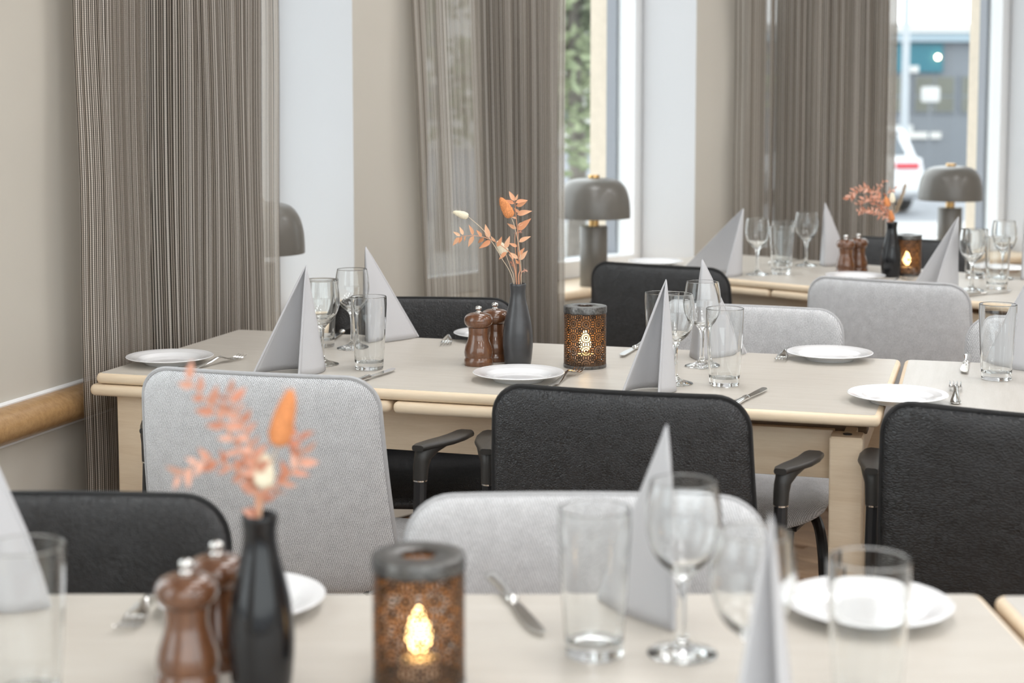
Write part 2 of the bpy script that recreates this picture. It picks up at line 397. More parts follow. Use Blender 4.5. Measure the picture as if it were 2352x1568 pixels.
# ------------------------------------------------------------------ room shell
def bay_frame(start, ang):
    w = Vector((math.sin(R(ang)), math.cos(R(ang)), 0)); o = Vector((-w.y, w.x, 0))   # along the wall, outward
    Mx = Matrix(((w.x, o.x, 0, start[0]), (w.y, o.y, 0, start[1]), (0, 0, 1, 0), (0, 0, 0, 1)))
    return Mx
THICK, SILL_Z, HEAD_Z = 0.48, 0.62, 2.5
def structure(name, loc=(0, 0, 0)):
    o = empty(name, loc); tag(o, kind='structure'); return o
def add(name, geo, m, parent, Mx, smooth=False, **kw):
    return put(name, mesh(name, xf(geo, Mx), m, smooth, **kw), parent)
BAYS = {}
def bay(n, wall_name, start, ang, length, s0):
    Mx = bay_frame(start, ang); BAYS[n] = (Mx, length)
    w = structure(wall_name)
    add('pier', box(0, s0, 0, THICK, 0, CEIL_Z), MAT['wall'], w, Mx)
    add('parapet', box(s0, length, 0.0, 0.30, 0, SILL_Z - 0.03), MAT['wall'], w, Mx)
    add('outer_parapet', box(s0, length, 0.30, THICK, 0, SILL_Z + 0.03), MAT['stone'], w, Mx)
    add('lintel', box(s0, length, 0, THICK, HEAD_Z, CEIL_Z), MAT['white'], w, Mx)
    add('reveal', box(length, length + 0.13, 0, 0.24, 0, CEIL_Z), MAT['white'], w, Mx)
    add('outer_reveal', box(length, length + 0.19, 0.37, THICK + 0.02, 0, CEIL_Z), MAT['stone'], w, Mx)
    add('outer_reveal_backing', box(length + 0.012, length + 0.16, 0.24, 0.37, 0, CEIL_Z), MAT['white'], w, Mx)
    add('near_reveal', box(s0 - 0.004, s0 + 0.006, 0.002, 0.24, SILL_Z, HEAD_Z), MAT['white'], w, Mx)
    win = structure('window_%d' % n)
    D0, D1 = 0.255, 0.335
    add('window_frame', join(box(length - 0.035, length + 0.012, D0, D1, SILL_Z + 0.02, HEAD_Z), box(s0, s0 + 0.04, D0, D1, SILL_Z + 0.02, HEAD_Z),
        box(s0 + 0.04, length - 0.035, D0, D1, SILL_Z + 0.0, SILL_Z + 0.06), box(s0 + 0.04, length - 0.035, D0, D1, HEAD_Z - 0.05, HEAD_Z)), MAT['frame'], win, Mx)
    add('metal_trim', join(box(length - 0.05, length + 0.012, D1, D1 + 0.045, SILL_Z + 0.03, HEAD_Z), box(s0, s0 + 0.05, D1, D1 + 0.045, SILL_Z + 0.03, HEAD_Z),
        box(s0 + 0.05, length - 0.05, D1, D1 + 0.045, SILL_Z + 0.03, SILL_Z + 0.06)), MAT['greymetal'], win, Mx)
    add('pane', box(s0 + 0.03, length - 0.03, 0.300, 0.304, SILL_Z + 0.05, HEAD_Z - 0.04), MAT['pane'], win, Mx)
    sill = put('trim_%d' % n, mesh('window_sill', xf(slab(s0 - 0.0, length - 0.001, -0.010, 0.255, SILL_Z - 0.03, SILL_Z, 0.004, 0.012), Mx), MAT['birch'], True, angle=30))
    tag(sill, kind='structure')
    return Mx
B1, A1 = Vector((-0.934, 3.237)), 17.5
w1 = Vector((math.sin(R(A1)), math.cos(R(A1))))
E0 = B1 - w1 * 0.35; C1 = B1 + w1 * 1.57
w0 = Vector((math.sin(R(3)), math.cos(R(3)))); S0 = E0 - w0 * 1.7
w2 = Vector((math.sin(R(42)), math.cos(R(42)))); C2 = C1 + w2 * 1.70
w3 = Vector((math.sin(R(65)), math.cos(R(65)))); C3 = C2 + w3 * 1.70
w4 = Vector((math.sin(R(88)), math.cos(R(88)))); C4 = C3 + w4 * 1.70
wm = Vector((0, 1)); Sm = S0 - wm * 1.7
bay(1, 'wall_left', E0, A1, 1.92, 0.75)
bay(2, 'wall_middle', C1, 42, 1.70, 0.30)
bay(3, 'wall_right', C2, 65, 1.70, 0.30)
bay(4, 'wall_far_right', C3, 88, 1.70, 0.50)
bay(5, 'wall_near_left', S0, 3, 1.70, 0.55)
bay(6, 'wall_rear_left', Sm, 0, 1.70, 0.55)
RX, BY = C4.x + 1.2, -1.35
w = structure('wall_back'); put('parapet', mesh('parapet', box(Sm.x - 0.3, RX, BY - 0.2, BY, 0, 0.35), MAT['wall'], False), w)
put('lintel', mesh('lintel', box(Sm.x - 0.3, RX, BY - 0.2, BY, 2.65, CEIL_Z), MAT['white'], False), w)
win = structure('window_7'); NB = 5; bw = (RX - Sm.x) / NB
for k in range(NB + 1):
    x = Sm.x + bw * k; put('mullion', mesh('mullion', box(x - 0.04, x + 0.04, BY - 0.14, BY - 0.06, 0.35, 2.65), MAT['frame'], False), win)
for k in range(NB):
    put('pane', mesh('pane', box(Sm.x + bw * k + 0.04, Sm.x + bw * (k + 1) - 0.04, BY - 0.104, BY - 0.10, 0.35, 2.65), MAT['pane'], False), win)
w = structure('wall_side'); put('wall_panel', mesh('wall_panel', box(RX, RX + 0.2, BY, C4.y + 0.6, 0, CEIL_Z), MAT['wall'], False), w)
w = structure('wall_front'); put('wall_panel', mesh('wall_panel', box(C4.x, RX + 0.1, C4.y, C4.y + 0.2, 0, CEIL_Z), MAT['wall'], False), w)
w = structure('wall_corner'); put('wall_panel', mesh('wall_panel', box(Sm.x - 0.2, Sm.x, BY, Sm.y, 0, CEIL_Z), MAT['wall'], False), w)
def room_outline(off=0.0):
    pts = [(Sm.x, BY), (RX, BY), (RX, C4.y), (C4.x, C4.y), tuple(C3), tuple(C2), tuple(C1), tuple(E0), tuple(S0), tuple(Sm)]
    return pts
def expanded(pts, d):
    cxp = Vector((1.2, 2.2)); return [tuple(Vector(p) + (Vector(p) - cxp).normalized() * d) for p in pts]
floor = put('floor', mesh('floor', prism(expanded(room_outline(), 0.45), -0.12, -0.012), MAT['plank'], False)); tag(floor, kind='structure')
ceil = put('ceiling', mesh('ceiling', prism(expanded(room_outline(), 0.45), CEIL_Z, CEIL_Z + 0.1), MAT['ceiling'], False)); tag(ceil, kind='structure')
# floorboards in the part of the floor the photograph can look down on
pm = mesh('plank', slab(-0.6985, 0.6985, -0.0685, 0.0685, -0.012, 0.0, 0.002, 0.002, 2, 1), MAT['plank'], True, angle=30)
ang = R(-40)
ca, sa = math.cos(ang), math.sin(ang)
def inside(p, poly):
    c = False; j = len(poly) - 1
    for i in range(len(poly)):
        xi, yi = poly[i]; xj, yj = poly[j]
        if (yi > p[1]) != (yj > p[1]) and p[0] < (xj - xi) * (p[1] - yi) / (yj - yi) + xi: c = not c
        j = i
    return c
ro = room_outline()
for r_ in range(-40, 60):
    for k in range(-6, 8):
        lx = k * 1.4 + (r_ % 3) * 0.47; ly = r_ * 0.14
        x, y = 0.8 + lx * ca - ly * sa, 3.4 + lx * sa + ly * ca
        ends = [(x + s * 0.7 * ca, y + s * 0.7 * sa) for s in (-1, 0, 1)]
        if all(inside(e, ro) for e in ends) and 1.6 < y < 5.2 and -1.0 < x < 2.6:
            put('plank', pm, floor, (x, y, 0), (0, 0, ang))
# wooden rail on the left wall
Mx = BAYS[1][0]
prof = []
for i in range(13):
    a = math.pi * i / 12; prof.append((-0.045 * math.sin(a) - 0.004, 0.651 - 0.036 * math.cos(a)))
prof = prof + [(0.001, 0.687), (0.001, 0.615)]
rail = (loft([[(s, d, z) for d, z in prof] for s in (-0.55, 0.58)]))
railo = add('trim_7', rail, MAT['oak'], None, Mx, True, angle=40); tag(railo, kind='structure')
add('sealant_bead', join(tube([(-0.55, -0.003, 0.690), (0.58, -0.003, 0.690)], 0.005, 8), tube([(-0.55, -0.003, 0.612), (0.58, -0.003, 0.612)], 0.005, 8)), MAT['frame'], railo, Mx, True)
# ceiling light panels (fixtures of the room, above the frame)
pmesh = mesh('ceiling_panel', box(-0.3, 0.3, -0.3, 0.3, -0.012, 0.0), MAT['frame'], False)
dmesh = mesh('diffuser', box(-0.28, 0.28, -0.28, 0.28, -0.016, -0.0125), MAT['panel'], False)
names = iter(['nearest the back wall, left', 'nearest the back wall, middle', 'nearest the back wall, right'])
idx = 0
rows = ['over the rear of the room', 'behind the camera', 'over the front table', 'over the middle table', 'over the far table']
cols_ = ['on the window side', 'in the centre line', 'on the inner side']
for j, y in enumerate((-0.9, 0.5, 1.9, 3.3, 4.7)):
    for i, x in enumerate((0.3, 2.1, 3.9)):
        t = empty('ceiling_light', (x, y, CEIL_Z)); tag(t, 'square white ceiling light panel %s, %s' % (rows[j], cols_[i]), 'ceiling light', 'ceiling light panels')
        put('housing', pmesh, t); put('diffuser', dmesh, t)
        ld = bpy.data.lights.new('ceiling_light_glow', 'AREA'); ld.shape = 'SQUARE'; ld.size = 0.56; ld.energy = CEILING_W; ld.color = (0.985, 0.99, 1.0)
        lo = put('panel_glow', ld, t, (0, 0, -0.02))

# ------------------------------------------------------------------ curtains
def curtain(n, folds, label, z0=0.015, z1=CEIL_Z - 0.002, lean=None, group=None):
    """folds: (s, inward offset) control points in the bay frame; cloth hangs along them"""
    Mx, _ = BAYS[n]
    P = spline([(s, -d, 0) for s, d in folds], 10)
    us = [0.0]
    for a, b_ in zip(P, P[1:]): us.append(us[-1] + (b_ - a).length)
    V, UV, F = [], [], []
    nz = 28; rnd = random.Random(n)
    ph = rnd.random() * 6
    for k in range(nz + 1):
        z = z0 + (z1 - z0) * k / nz
        for i, p in enumerate(P):
            t = i / (len(P) - 1)
            ds = 0.0
            if lean: ds = lean(t, z)
            wob = 0.005 * math.sin(z * 5.1 + ph + t * 9) + (0.006 * math.sin(z * 9 + ph) if t < 0.03 else 0)
            V.append(tuple(Mx @ Vector((p.x + ds + wob * 0.8, p.y + wob, z)))); UV.append((us[i], z))
    m_ = len(P)
    for k in range(nz):
        for i in range(m_ - 1):
            F.append((k * m_ + i, k * m_ + i + 1, (k + 1) * m_ + i + 1, (k + 1) * m_ + i))
    o = put('curtain', mesh('curtain', (V, F), MAT['curtain'], True, angle=180, uv=UV))
    tag(o, label, 'curtain', group or 'striped string curtains'); return o
# bay 1 (s measured from E0, i.e. +0.35 on B1)
def sfolds(s0, s1, n, back, lo=0.026, hi=0.10):
    """overlapping S-pleats: the cloth doubles back on itself"""
    out = []; adv = (s1 - s0) / n
    for k in range(n):
        a = s0 + adv * k; j_ = 0.010 * math.sin(k * 2.3)
        out += [(a + adv * 0.55 + back + j_, hi + 0.008 * math.sin(k * 1.7)), (a + adv * 0.75 + back + j_, hi - 0.02), (a + adv * 0.8 - back * 0.4, lo + 0.012), (a + adv - back * 0.8, lo)]
    return out
f1 = [(0.375, 0.064), (0.46, 0.078), (0.56, 0.070), (0.635, 0.062), (0.672, 0.050), (0.69, 0.03)] + sfolds(0.655, 1.14, 7, 0.048, 0.024, 0.078) + [(1.17, 0.05), (1.23, 0.050), (1.30, 0.062)]
curtain(1, f1, 'wide brown striped curtain behind the middle table end, beside the wooden rail')
f2 = [(0.185, 0.055), (0.24, 0.085), (0.30, 0.10), (0.36, 0.105), (0.43, 0.095), (0.465, 0.045), (0.48, 0.028)] + sfolds(0.49, 0.765, 5, 0.04) + [(0.80, 0.06), (0.83, 0.075), (0.86, 0.08)]
curtain(2, f2, 'brown striped curtain in the middle, right behind the orange dried flowers', lean=lambda t, z: 0.055 * max(0, (1.6 - z)) * (1 - t) ** 2)
f3 = [(0.135, 0.05), (0.155, 0.09), (0.19, 0.10), (0.23, 0.09), (0.27, 0.105), (0.30, 0.06), (0.31, 0.03)] + sfolds(0.32, 0.755, 7, 0.045) + [(0.79, 0.07), (0.82, 0.085), (0.85, 0.08)]
curtain(3, f3, 'brown striped curtain furthest right, beside the window with the white car')

# ------------------------------------------------------------------ tables
TZ = 0.735
def table(corner, ang, length, width, label, leaf_split=None, cross=False, leg_in=0.03):
    """corner = front left corner; x runs along the long side, y towards the back"""
    t = empty('dining_table', (corner[0], corner[1], 0), R(-ang)); tag(t, label, 'table', 'birch dining tables')
    top = put('tabletop', mesh('tabletop', slab(0, length, 0, width, TZ - 0.021, TZ - 0.0006, 0.014, 0.0085), MAT['birch'], True, angle=30), t)
    put('veneer', mesh('veneer', slab(0.0085, length - 0.0085, 0.0085, width - 0.0085, TZ - 0.0007, TZ, 0.009, 0.0002, 1), MAT['veneer2' if cross else 'veneer'], True, angle=30), top)
    if leaf_split:
        put('extension_leaf', mesh('extension_leaf', slab(-0.012, leaf_split - 0.003, -0.004, width + 0.004, TZ - 0.0455, TZ - 0.0225, 0.014, 0.010), MAT['birch'], True, angle=30), t)
        put('extension_leaf', mesh('extension_leaf', slab(leaf_split + 0.003, min(leaf_split + 0.47, length), -0.004, width + 0.004, TZ - 0.0455, TZ - 0.0225, 0.010, 0.010), MAT['birch'], True, angle=30), t)
    ap_top, ap_bot = 0.688, 0.600
    put('apron', mesh('apron', slab(leg_in + 0.05, length - 0.085, 0.090, 0.112, ap_bot, ap_top, 0.002, 0.002, 2, 1), MAT['birch'], True, angle=30), t)
    put('apron', mesh('apron', slab(leg_in + 0.05, length - 0.085, width - 0.222, width - 0.200, ap_bot, ap_top, 0.002, 0.002, 2, 1), MAT['birch'], True, angle=30), t)
    put('end_apron', mesh('end_apron', slab(leg_in + 0.016, leg_in + 0.038, 0.09, width - 0.09, ap_bot, ap_top, 0.002, 0.002, 2, 1), MAT['birch'], True, angle=30), t)
    put('end_apron', mesh('end_apron', slab(length - 0.068, length - 0.046, 0.09, width - 0.09, ap_bot, ap_top, 0.002, 0.002, 2, 1), MAT['birch'], True, angle=30), t)
    for y in (0.13, width - 0.17):  # dark rails fill the gap below the top as its shade
        put('shade_slide_rail', mesh('shade_slide_rail', slab(0.10, length - 0.03, y, y + 0.04, ap_top - 0.012, TZ - 0.0455 if leaf_split else TZ - 0.021, 0.002, 0.002, 2, 1), MAT['shadowwood'], True, angle=30), t)
    for x in (leg_in, length - 0.088):
        for y in (0.032, width - 0.090):
            lo = []
            for z, d in ((0.0, 0.006), (0.004, 0.003), (ap_top - 0.003, 0.0), (ap_top, 0.003)):
                lo.append([(px, py, z) for px, py in rounded_rect(x + d, x + 0.058 - d, y + d, y + 0.058 - d, 0.004, 3)])
            lg = put('leg', mesh('leg', loft(lo), MAT['birch'], True, angle=30), t)
    for y in (0.032 + 0.029, width - 0.061):
        put('screw_cap', mesh('screw_cap', xf(lathe([(0, 0), (0.008, 0), (0.008, 0.0015), (0.006, 0.002), (0, 0.002)], 16), Matrix.Translation((length - 0.059, y, ap_top))), MAT['tube'], True), t)
    return t
A2 = 16.6
T2C = Vector((-0.828, 3.183)); n2 = Vector((math.cos(R(A2)), -math.sin(R(A2))))
table(T2C, A2, 1.522, 0.635, 'pale birch extending table in the middle, set for four, its end at the first curtain', 0.628)
table(T2C + n2 * 1.537 + Vector((0.0, 0.004)), 16.0, 1.50, 0.635, 'pale birch table cut by the right edge, joined to the middle table', None, True, 0.64)
table(Vector((-1.005, 1.128)), 0.0, 1.525, 0.635, 'pale birch table in the blurred foreground with the glowing lantern on it', None)
table(Vector((0.528, 1.122)), 0.3, 1.2, 0.635, 'table corner at the lower right edge, next to the foreground table', None, True)
table(Vector((0.295, 5.164)), 42.3, 1.56, 0.64, 'far birch table by the window, behind the two chair backs at the upper right', 0.625)
table(Vector((2.05, 6.10)), 66, 1.5, 0.62, 'most distant birch table, only an edge showing behind the far wine glasses', None)

# ------------------------------------------------------------------ chairs
def chair_meshes(kind):
    fm = MAT[{'grey': 'grey_fabric', 'black': 'leather', 'creased': 'leather_creased'}[kind]]
    H0, H1 = 0.400, 0.802
    ol = resample(smooth_poly([(-0.232, H0), (0.232, H0), (0.213, H1), (-0.213, H1)], [0.085, 0.085, 0.055, 0.055]), 0.016)
    def back(u, v, h):
        t = (v - H0) / (H1 - H0)
        y = -0.165 - 0.065 * t - 0.012 * math.sin(math.pi * t) + 0.55 * u * u * (0.75 + 0.25 * (1 - t))
        nrm = Vector((-1.1 * u, 1.0, 0.17)).normalized()
        p = Vector((u, y, v)) + nrm * h
        return (p.x, p.y, p.z)
    g, uv, rim = pad(ol, 0.017, back, rings=10, power=10)
    d = {'back': mesh('backrest', g, fm, True, 60, uv)}
    d['piping'] = mesh('piping', tube([Vector(p) + Vector((0, -0.003, 0)) for p in rim], 0.0042, 6, closed=True), fm, True, 60, [(0.1 * i, 0.05) for i in range((len(rim) + 1) * 6)])
    os_ = resample(smooth_poly([(-0.212, -0.155), (0.212, -0.155), (0.235, 0.225), (-0.235, 0.225)], [0.05, 0.05, 0.10, 0.10]), 0.018)
    def seat(u, v, h):
        z = 0.437 - 0.9 * max(0, v - 0.12) ** 2 * 2.2 + 0.10 * u * u
        return (u, v, z + h)
    g, uv, rim = pad(os_, 0.022, seat, rings=9, power=8)
    d['seat'] = mesh('seat', g, fm, True, 60, uv)
    fr = [(-0.17, 0.17, 0.405), (-0.19, 0.0, 0.408), (-0.17, -0.15, 0.408), (0.17, -0.15, 0.408), (0.19, 0.0, 0.408), (0.17, 0.17, 0.405)]
    d['frame'] = mesh('seat_frame', join(tube(fr, 0.010, 8, closed=True), tube([(-0.2545, -0.140, 0.408), (0.2545, -0.140, 0.408)], 0.010, 8), box(-0.16, 0.16, -0.15, 0.15, 0.405, 0.418)), MAT['tube'], True)
    for s, nm in ((-1, 'l'), (1, 'r')):
        d['rear' + nm] = mesh('leg', tube(spline([(s * 0.260, -0.235, 0.0), (s * 0.256, -0.175, 0.25), (s * 0.2545, -0.134, 0.45), (s * 0.2545, -0.120, 0.607)], 4), 0.0115, 10), MAT['tube'], True)
        d['front' + nm] = mesh('leg', tube(spline([(s * 0.17, -0.03, 0.403), (s * 0.195, 0.06, 0.402), (s * 0.215, 0.135, 0.395), (s * 0.226, 0.168, 0.36), (s * 0.232, 0.180, 0.30), (s * 0.252, 0.210, 0.0)], 5), 0.0115, 10), MAT['tube'], True)
        # armrest: sleeve on the post, flaring into a flat paddle that swings outwards and forwards
        pc = [(0.2545, -0.1330), (0.2565, -0.1170), (0.2675, -0.0890), (0.2805, -0.0570), (0.2885, -0.0250), (0.2925, 0.0130), (0.2925, 0.0230)]
        pw = [0.011, 0.0145, 0.018, 0.0195, 0.0195, 0.0180, 0.013]
        lf, rt = [], []
        for i, (x, y) in enumerate(pc):
            a_, b_ = Vector(pc[max(i - 1, 0)]), Vector(pc[min(i + 1, len(pc) - 1)]); tg = (b_ - a_).normalized(); sd = Vector((tg.y, -tg.x))
            if i >= 4: sd = Vector((1, 0))
            rt.append(Vector((x, y)) + sd * pw[i]); lf.append(Vector((x, y)) - sd * pw[i])
        out = rt + lf[::-1]; cc = sum((Vector(p) for p in pc), Vector((0, 0))) / len(pc)
        def lay(z, d): return [((p + (Vector(pc[k if k < len(pc) else 2 * len(pc) - 1 - k]) - p).normalized() * d).x * s, (p + (Vector(pc[k if k < len(pc) else 2 * len(pc) - 1 - k]) - p).normalized() * d).y, z) for k, p in enumerate(out)]
        lays = [lay(0.6605, 0.004), lay(0.6620, 0.001), lay(0.6660, 0.0), lay(0.6695, 0.001), lay(0.6710, 0.004)]
        if s < 0: lays = [l[::-1] for l in lays]
        gus = []
        for z, cx_, cy_, rx, ry in ((0.6080, 0.2545, -0.1200, 0.0128, 0.0128), (0.6270, 0.2550, -0.1185, 0.0133, 0.0136), (0.6420, 0.2565, -0.1140, 0.0140, 0.0175), (0.6540, 0.2615, -0.1040, 0.0160, 0.0270), (0.6620, 0.2675, -0.0900, 0.0170, 0.0400)):
            ring = []
            for k in range(14):
                a = 2 * math.pi * k / 14; vx, vy = rx * math.cos(a), ry * math.sin(a); tw = -0.45 * (z - 0.627) / 0.035 if z > 0.627 else 0
                ring.append((s * (cx_ + vx * math.cos(tw) - vy * math.sin(tw)), cy_ + vx * math.sin(tw) + vy * math.cos(tw), z))
            gus.append(ring if s > 0 else ring[::-1])
        d['arm' + nm] = mesh('armrest', join(loft(lays), loft(gus)), MAT['arm'], True, 50)
        d['collar' + nm] = mesh('collar', xf(lathe([(0.0095, -0.0012), (0.0128, -0.0012), (0.0128, 0.0012), (0.0095, 0.0012)], 16), Matrix.Translation((s * 0.2545, -0.1202, 0.6065))), MAT['chrome'], True)
    d['foot'] = mesh('glide', lathe([(0, 0), (0.014, 0), (0.0145, 0.006), (0.012, 0.012), (0, 0.012)], 12), MAT['tube'], True)
    return d
CH = {k: chair_meshes(k) for k in ('grey', 'black', 'creased')}
def chair(kind, P, phi, label, group, wide=1.0):
    """P = top centre of the backrest in plan, phi = heading of the sitter (degrees clockwise from +y)"""
    fw = Vector((math.sin(R(phi)), math.cos(R(phi)))); o = Vector(P) + fw * 0.230
    d = CH[kind]
    t = empty('armchair', (o.x, o.y, 0.0), R(-phi)); tag(t, label, 'chair', group); t.scale = (wide, 1, 1)
    bk = put('backrest', d['back'], t); put('piping', d['piping'], bk)
    put('seat', d['seat'], t); put('seat_frame', d['frame'], t)
    for s, nm in ((-1, 'l'), (1, 'r')):
        put('leg', d['rear' + nm], t); put('leg', d['front' + nm], t)
        a = put('armrest', d['arm' + nm], t); put('collar', d['collar' + nm], a)
    return t
chair('grey', (-0.448, 2.790), 16, 'grey woven armchair seen from behind, left, at the middle table', 'chairs at the middle table', 1.045)
chair('black', (0.170, 2.615), 17, 'black leather armchair seen from behind, centre, at the middle table', 'chairs at the middle table')
chair('creased', (0.768, 2.428), 29, 'black creased leather armchair cut by the right edge, beside the table joint', 'chairs at the middle table')
chair('black', (-0.205, 3.835), 180 + 3, 'black leather armchair across the middle table, behind the pepper mills', 'chairs at the middle table')
chair('grey', (0.540, 3.685), 180 + 18, 'grey woven armchair across the middle table, behind the tall napkin and glasses', 'chairs at the middle table')
chair('grey', (1.205, 3.475), 180 + 14, 'grey woven armchair at the right edge, partly behind a single tumbler', 'chairs at the middle table')
chair('black', (0.408, 4.570), 31, 'black leather armchair at the far table, below the table lamp in the middle', 'chairs at the far table')
chair('grey', (0.970, 4.195), 31, 'grey woven armchair at the far table, in front of the small pepper mills', 'chairs at the far table')
chair('black', (1.33, 5.40), 180 + 38, 'dark armchair on the window side of the far table, behind its vase', 'chairs at the far table')
chair('black', (-0.556, 1.935), 180, 'black leather armchair at the lower left, facing the foreground table', 'chairs at the foreground table')
chair('grey', (0.089, 1.930), 180 + 1, 'pale grey woven armchair in the centre foreground, facing the camera', 'chairs at the foreground table')

# ------------------------------------------------------------------ tableware
G = {}
wine_p = [(0, 0), (0.033, 0.0), (0.0345, 0.0008), (0.0335, 0.0022), (0.024, 0.0050), (0.013, 0.0085), (0.0065, 0.014), (0.0046, 0.024), (0.0042, 0.045), (0.0046, 0.062), (0.0065, 0.074),
    (0.0120, 0.082), (0.0230, 0.092), (0.0315, 0.106), (0.0362, 0.122), (0.0372, 0.137), (0.0355, 0.156), (0.0325, 0.1728), (0.0320, 0.1735), (0.0314, 0.1728), (0.0342, 0.156), (0.0358, 0.137), (0.0348, 0.122), (0.0300, 0.106), (0.0215, 0.0945), (0.010, 0.0862), (0, 0.0845)]
G['wine'] = mesh('wine_glass', lathe(dens(smooth_prof(wine_p, [0, 1, 2, 3, 17, 18, 19, len(wine_p) - 1]), 0.004), 56), MAT['glass'], True, 60)
water_p = [(0, 0.0015), (0.021, 0.0015), (0.0255, 0), (0.0280, 0.0012), (0.0284, 0.004), (0.0290, 0.015), (0.0322, 0.060), (0.0348, 0.105), (0.0360, 0.130), (0.0358, 0.1462), (0.0351, 0.147), (0.0344, 0.1462), (0.0346, 0.130), (0.0334, 0.105), (0.0308, 0.060), (0.0276, 0.020), (0.0255, 0.0145), (0, 0.0130)]
G['water'] = mesh('tumbler', lathe(dens(water_p, 0.004), 56), MAT['glass'], True, 60)
G['plate'] = mesh('plate', lathe([(r_, z_ * 0.70) for r_, z_ in dens([(0, 0.003), (0.042, 0.003), (0.044, 0.0), (0.049, 0.0), (0.052, 0.004), (0.062, 0.0125), (0.078, 0.0185), (0.0878, 0.0210), (0.0890, 0.0226), (0.0880, 0.0238), (0.078, 0.0222), (0.064, 0.0178), (0.054, 0.0100), (0.049, 0.0075), (0, 0.0070)], 0.008)], 64), MAT['porcelain'], True, 50)
G['mill_body'] = mesh('mill_body', lathe([(0, 0), (0.0285, 0), (0.0297, 0.002), (0.0297, 0.012), (0.0282, 0.0145), (0.0275, 0.0165), (0.0290, 0.0190), (0.0296, 0.027), (0.0275, 0.038), (0.0232, 0.050), (0.0207, 0.060), (0.0205, 0.067), (0.0212, 0.0745), (0.0214, 0.0775), (0.0, 0.0775)], 40), MAT['mill'], True, 50)
G['mill_head'] = mesh('mill_head', lathe([(0, 0.0780), (0.0216, 0.0780), (0.0242, 0.0800), (0.0285, 0.0855), (0.0298, 0.0915), (0.0288, 0.0975), (0.0250, 0.1025), (0.0180, 0.1060), (0.0090, 0.1075), (0, 0.1078)], 40), MAT['mill'], True, 60)
G['mill_knob'] = mesh('mill_knob', lathe([(0, 0.106), (0.0058, 0.1065), (0.0062, 0.109), (0.0042, 0.1105), (0.0040, 0.1120), (0.0062, 0.1140), (0.0068, 0.1168), (0.0058, 0.1195), (0.003, 0.1210), (0, 0.1213)], 20), MAT['chrome'], True, 60)
G['vase'] = lathe([(0, 0), (0.0255, 0.0), (0.0268, 0.0015), (0.0285, 0.012), (0.0306, 0.035), (0.0310, 0.050), (0.0300, 0.068), (0.0268, 0.090), (0.0222, 0.110), (0.0180, 0.127), (0.0158, 0.140), (0.0153, 0.150), (0.0166, 0.161), (0.0168, 0.1645), (0.0158, 0.1660), (0.0146, 0.1645), (0.0132, 0.150), (0.0138, 0.138), (0.018, 0.118), (0.024, 0.085), (0.026, 0.05), (0.022, 0.012), (0, 0.008)], 44)
G['vase_matt'] = mesh('vase', G['vase'], MAT['vase_matt'], True, 60); G['vase_gloss'] = mesh('vase_glazed', G['vase'], MAT['vase_gloss'], True, 60)
# lantern
def drum(r, z0, z1, n=64, k=2):
    V, F, UV = [], [], []
    for j in range(k + 1):
        z = z0 + (z1 - z0) * j / k
        for i in range(n + 1):
            a = 2 * math.pi * i / n; V.append((r * math.cos(a), r * math.sin(a), z)); UV.append((r * a, z))
    for j in range(k):
        for i in range(n): F.append((j * (n + 1) + i, j * (n + 1) + i + 1, (j + 1) * (n + 1) + i + 1, (j + 1) * (n + 1) + i))
    return (V, F), UV
g, uv = drum(0.0430, 0.003, 0.112); G['lan_shell'] = mesh('pierced_shell', g, MAT['pierced'], True, 60, uv)
g, uv = drum(0.0424, 0.007, 0.111); uv = [(u * 0.0430 / 0.0424, v_) for u, v_ in uv]; G['lan_lining'] = mesh('amber_glow_lining', g, MAT['pierced_glow'], True, 60, uv)
G['lan_lid'] = mesh('lid', lathe([(0.0415, 0.112), (0.0440, 0.1115), (0.0440, 0.1230), (0.0435, 0.1242), (0.0422, 0.1246), (0.0172, 0.1246), (0.0162, 0.1238), (0.0162, 0.1225), (0.0415, 0.1225), (0.0415, 0.112)], 64), MAT['lantern_lid'], True, 40)
G['lan_base'] = mesh('base', lathe([(0, 0), (0.0425, 0), (0.0436, 0.001), (0.0436, 0.006), (0.0425, 0.007), (0.0, 0.007)], 64), MAT['lantern_lid'], True, 40)
G['candle'] = mesh('candle', lathe([(0, 0.0075), (0.019, 0.0075), (0.0192, 0.024), (0.0175, 0.0255), (0.008, 0.0245), (0.001, 0.0245), (0.001, 0.030), (0, 0.0305)], 28), MAT['candle'], True, 40)
G['flame'] = mesh('flame', lathe([(0, 0.030), (0.0070, 0.033), (0.0118, 0.041), (0.0125, 0.048), (0.0105, 0.057), (0.0065, 0.066), (0.0025, 0.073), (0, 0.075)], 20), MAT['flame'], True, 60)
def lantern(x, y, label, rz=0.0):
    t = empty('lantern', (x, y, TZ), rz); tag(t, label, 'lantern', 'pierced candle lanterns')
    sh = put('pierced_shell', G['lan_shell'], t); put('amber_glow_lining', G['lan_lining'], sh); put('lid', G['lan_lid'], t); put('base', G['lan_base'], t)
    c = put('candle', G['candle'], t); put('flame', G['flame'], c)
def glass(kind, x, y, label, group, rz=0.0):
    o = put({'wine': 'wine_glass', 'water': 'tumbler'}[kind], G[kind], None, (x, y, TZ + 0.0003), (0, 0, rz)); tag(o, label, 'glass', group)
def plate(x, y, label, group): tag(put('side_plate', G['plate'], None, (x, y, TZ + 0.0003)), label, 'plate', group)
def mill(x, y, label, group, rz=0.0):
    t = empty('pepper_mill', (x, y, TZ + 0.0002), rz); tag(t, label, 'mill', group)
    put('mill_body', G['mill_body'], t); h = put('mill_head', G['mill_head'], t); put('mill_knob', G['mill_knob'], h)
def vase(x, y, kind, label): tag(put('bud_vase', G['vase_' + kind], None, (x, y, TZ + 0.0002)), label, 'vase', 'bud vases')

